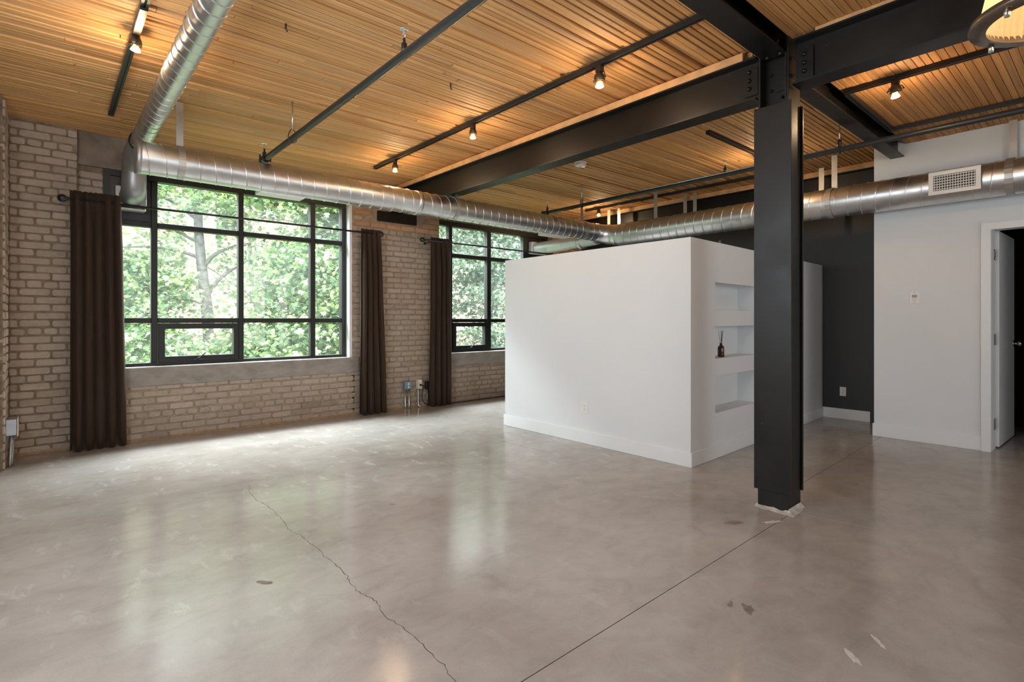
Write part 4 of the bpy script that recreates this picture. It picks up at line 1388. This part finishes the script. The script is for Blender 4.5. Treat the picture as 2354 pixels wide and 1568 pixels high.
def leaf_mesh(name, centers, size, mat, rng):
    n = len(centers); k = len(LEAF)
    S = size * rng.uniform(0.6, 1.25, n)
    az = rng.uniform(0, 2 * PI, n)
    pitch = rng.normal(-0.55, 0.45, n)      # tips droop
    roll = rng.normal(0, 0.45, n)
    ca, sa = np.cos(az), np.sin(az); cp_, sp_ = np.cos(pitch), np.sin(pitch); cr, sr = np.cos(roll), np.sin(roll)
    L = np.repeat(LEAF[None], n, 0) * S[:, None, None]
    x, y, z = L[..., 0], L[..., 1], L[..., 2]
    x2 = x * cr[:, None] + z * sr[:, None]; z2 = -x * sr[:, None] + z * cr[:, None]
    y3 = y * cp_[:, None] - z2 * sp_[:, None]; z3 = y * sp_[:, None] + z2 * cp_[:, None]
    x4 = x2 * ca[:, None] - y3 * sa[:, None]; y4 = x2 * sa[:, None] + y3 * ca[:, None]
    V = np.stack([x4, y4, z3], -1) + centers[:, None, :]
    V = V.reshape(-1, 3)
    Fq = (np.array(LEAF_F)[None] + (np.arange(n) * k)[:, None, None]).reshape(-1, 4)
    me = D.meshes.new(name)
    me.vertices.add(len(V)); me.vertices.foreach_set('co', V.astype(np.float32).ravel())
    me.loops.add(Fq.size); me.loops.foreach_set('vertex_index', Fq.astype(np.int32).ravel())
    me.polygons.add(len(Fq)); me.polygons.foreach_set('loop_start', np.arange(0, Fq.size, 4, dtype=np.int32))
    me.update(calc_edges=True); me.validate()
    me.materials.append(M[mat])
    return me

def boughs(rng, n, box_, r=(0.9, 0.35)):
    """leaf centres scattered in flat drooping sprays"""
    x0, x1, y0, y1, z0, z1, per = box_
    out = []
    for _ in range(n):
        c = np.array([rng.uniform(x0, x1), rng.uniform(y0, y1), rng.uniform(z0, z1)])
        m = int(per * 3.2 * rng.uniform(0.6, 1.4))
        q = rng.normal(0, 1, (m, 3)) * np.array([r[0], r[0], r[1]]) * rng.uniform(0.6, 1.2)
        q[:, 2] -= 0.25 * (q[:, 0] ** 2 + q[:, 1] ** 2)
        out.append(c + q)
    return np.concatenate(out)

def tree(label, base, path, rad, branches, leaf_sets, mat, size, seed, clear=None):
    rng_ = np.random.RandomState(seed)
    t = empty('tree', base, label, 'tree', 'trees outside the windows')
    tr = tube('trunk', path, rad, 'bark', None, 12); under(t, tr)
    for b, r0 in branches:
        pb = smooth_path(b, 4)
        br = tube('branch', pb, [r0 * (1 - 0.75 * i / (len(pb) - 1)) for i in range(len(pb))], 'bark', None, 8); under(t, br)
    cs = np.concatenate([boughs(rng_, n, bx, rr) for n, bx, rr in leaf_sets])
    if clear:
        x0, x1, z0, z1 = clear          # bare stretch of trunk
        f_ = 13.4 / cs[:, 1]            # seen from inside the room
        hide = (cs[:, 0] * f_ > x0) & (cs[:, 0] * f_ < x1) & ((cs[:, 2] - 1.2) * f_ + 1.2 > z0) & ((cs[:, 2] - 1.2) * f_ + 1.2 < z1)
        cs = cs[~hide]
    lv = link('leaves', leaf_mesh('leaves', cs, size, mat, rng_)); stuff(lv); under(t, lv)
    return t

# slim maple in the middle of the first window
tree('slim grey maple trunk with forked limbs seen through the first window', (2.72, 13.4, -0.6),
     [(2.76, 13.4, -0.6), (2.74, 13.4, 0.6), (2.66, 13.4, 1.5), (2.56, 13.4, 2.4), (2.50, 13.4, 3.2), (2.48, 13.4, 4.2), (2.45, 13.4, 6.5)],
     [0.15, 0.135, 0.118, 0.10, 0.092, 0.075, 0.04],
     [([(2.66, 13.4, 1.75), (2.85, 13.35, 2.05), (3.10, 13.3, 2.30), (3.35, 13.3, 2.45)], 0.060),
      ([(2.58, 13.4, 2.35), (2.80, 13.3, 2.65), (3.15, 13.2, 2.85), (3.5, 13.1, 2.95)], 0.055),
      ([(2.55, 13.4, 2.55), (2.2, 13.3, 2.65), (1.6, 13.2, 2.70), (0.9, 13.1, 2.62)], 0.045),
      ([(2.60, 13.4, 2.0), (2.2, 13.2, 2.05), (1.7, 13.1, 1.98), (1.0, 13.0, 1.80)], 0.035),
      ([(2.66, 13.4, 1.5), (2.3, 13.2, 1.62), (1.7, 13.1, 1.60), (1.1, 13.0, 1.45)], 0.030),
      ([(2.48, 13.4, 3.4), (2.0, 13.3, 3.7), (1.3, 13.1, 3.95), (0.6, 13.0, 4.2)], 0.040),
      ([(2.52, 13.4, 2.9), (2.1, 13.2, 3.05), (1.6, 13.0, 3.3)], 0.040)],
     [(26, (0.2, 2.4, 12.6, 14.5, 1.5, 4.8, 60), (0.45, 0.16)), (10, (2.8, 4.4, 12.4, 14.2, 2.2, 4.6, 60), (0.45, 0.16)),
      (26, (0.4, 4.2, 12.0, 13.0, 0.0, 1.15, 90), (0.5, 0.20)), (14, (1.2, 3.0, 12.6, 13.2, 3.1, 4.8, 70), (0.4, 0.15)), (30, (-2, 6, 13, 16, 4.6, 7.0, 60), (0.7, 0.3))],
     'leaf_a', 0.10, 21, clear=(2.25, 2.85, 1.25, 3.6))
# broad leafy maple filling the right half of the first window
tree('broad leafy maple filling the right half of the first window', (6.0, 13.2, -0.6),
     [(6.0, 13.2, -0.6), (5.95, 13.2, 1.0), (5.9, 13.2, 2.8), (5.9, 13.2, 5.5)], [0.16, 0.14, 0.12, 0.05],
     [([(5.95, 13.2, 0.9), (5.4, 12.4, 1.4), (4.9, 11.8, 1.9)], 0.04), ([(5.93, 13.2, 1.6), (5.5, 12.0, 1.2), (5.4, 11.4, 0.7)], 0.035)],
     [(75, (3.7, 6.2, 11.0, 13.2, 0.9, 4.6, 110), (0.5, 0.2)), (26, (3.4, 6.2, 11.2, 13.5, -0.3, 1.2, 90), (0.5, 0.2)), (20, (3, 8, 11, 15, 4.4, 6.6, 70), (0.7, 0.3))],
     'leaf_a', 0.115, 22)
tree('sparse young tree at the left edge of the first window', (0.1, 15.5, -0.6),
     [(0.1, 15.5, -0.6), (0.15, 15.5, 1.5), (0.2, 15.5, 3.5), (0.2, 15.5, 6)], [0.07, 0.06, 0.045, 0.02],
     [([(0.15, 15.5, 1.2), (0.8, 15.2, 1.9), (1.6, 15.0, 2.3)], 0.028), ([(0.15, 15.5, 1.9), (-0.5, 15.2, 2.5), (-1.0, 15, 2.8)], 0.025)],
     [(30, (-1.8, 1.2, 13.0, 16.0, 0.2, 4.8, 75), (0.5, 0.18)), (26, (0.9, 2.2, 12.6, 14.6, 0.0, 2.4, 70), (0.4, 0.15))], 'leaf_a', 0.10, 23)
tree('grey-green tree filling the far window', (10.6, 13.0, -0.6),
     [(10.6, 13.0, -0.6), (10.55, 13.0, 1.5), (10.4, 13.0, 3.5), (10.4, 13.0, 6)], [0.16, 0.14, 0.11, 0.05],
     [([(9.2, 12.2, 0.6), (9.4, 12.1, 1.3), (9.7, 12.0, 1.9)], 0.035), ([(10.5, 13, 1.4), (9.8, 12.3, 1.9), (9.2, 12, 2.3)], 0.04)],
     [(85, (7.4, 13.5, 11.0, 13.6, 1.5, 4.6, 110), (0.5, 0.2)), (36, (7.4, 13.5, 10.8, 13.4, -0.3, 1.25, 90), (0.5, 0.2)), (20, (7, 14, 11, 15, 4.4, 6.6, 70), (0.7, 0.3))],
     'leaf_b', 0.105, 24)

tree('pale leafy tree standing farther back, behind the slim maple trunk', (5.0, 18.5, -0.6),
     [(5.0, 18.5, -0.6), (5.0, 18.5, 1.5), (4.9, 18.5, 3.5), (4.9, 18.5, 7)], [0.10, 0.085, 0.06, 0.03],
     [([(5.0, 18.5, 1.7), (4.2, 18.2, 2.4), (3.4, 18.0, 2.9)], 0.035)],
     [(34, (0.8, 6.8, 17.5, 19.5, 2.3, 6.5, 30), (0.45, 0.16)), (10, (0.8, 6.8, 17.5, 19.5, -0.2, 0.8, 30), (0.45, 0.16))], 'leaf_a', 0.11, 25)
# brick building across the yard
bl = empty('brick_building', (6, 26, -0.6), 'red brick building with pale stone bands behind the trees', 'building')
under(bl, box('facade', -14, 34, 26, 27, -0.6, 11, 'far_brick'))
for z0, z1 in ((0.55, 0.85), (2.75, 3.15), (5.9, 6.3)):
    under(bl, box('stone_band', -14, 34, 25.9, 26.02, z0, z1, 'far_stone'))
for i in (0, 1, 5, 6, 7, 8):
    x = -10 + i * 5.0
    w = under(bl, box('window', x, x + 2.2, 25.93, 26.05, 3.6, 5.6, 'far_stone'))
    p = box('pane', x + 0.12, x + 2.08, 25.90, 25.94, 3.72, 5.48, 'far_glass', w)
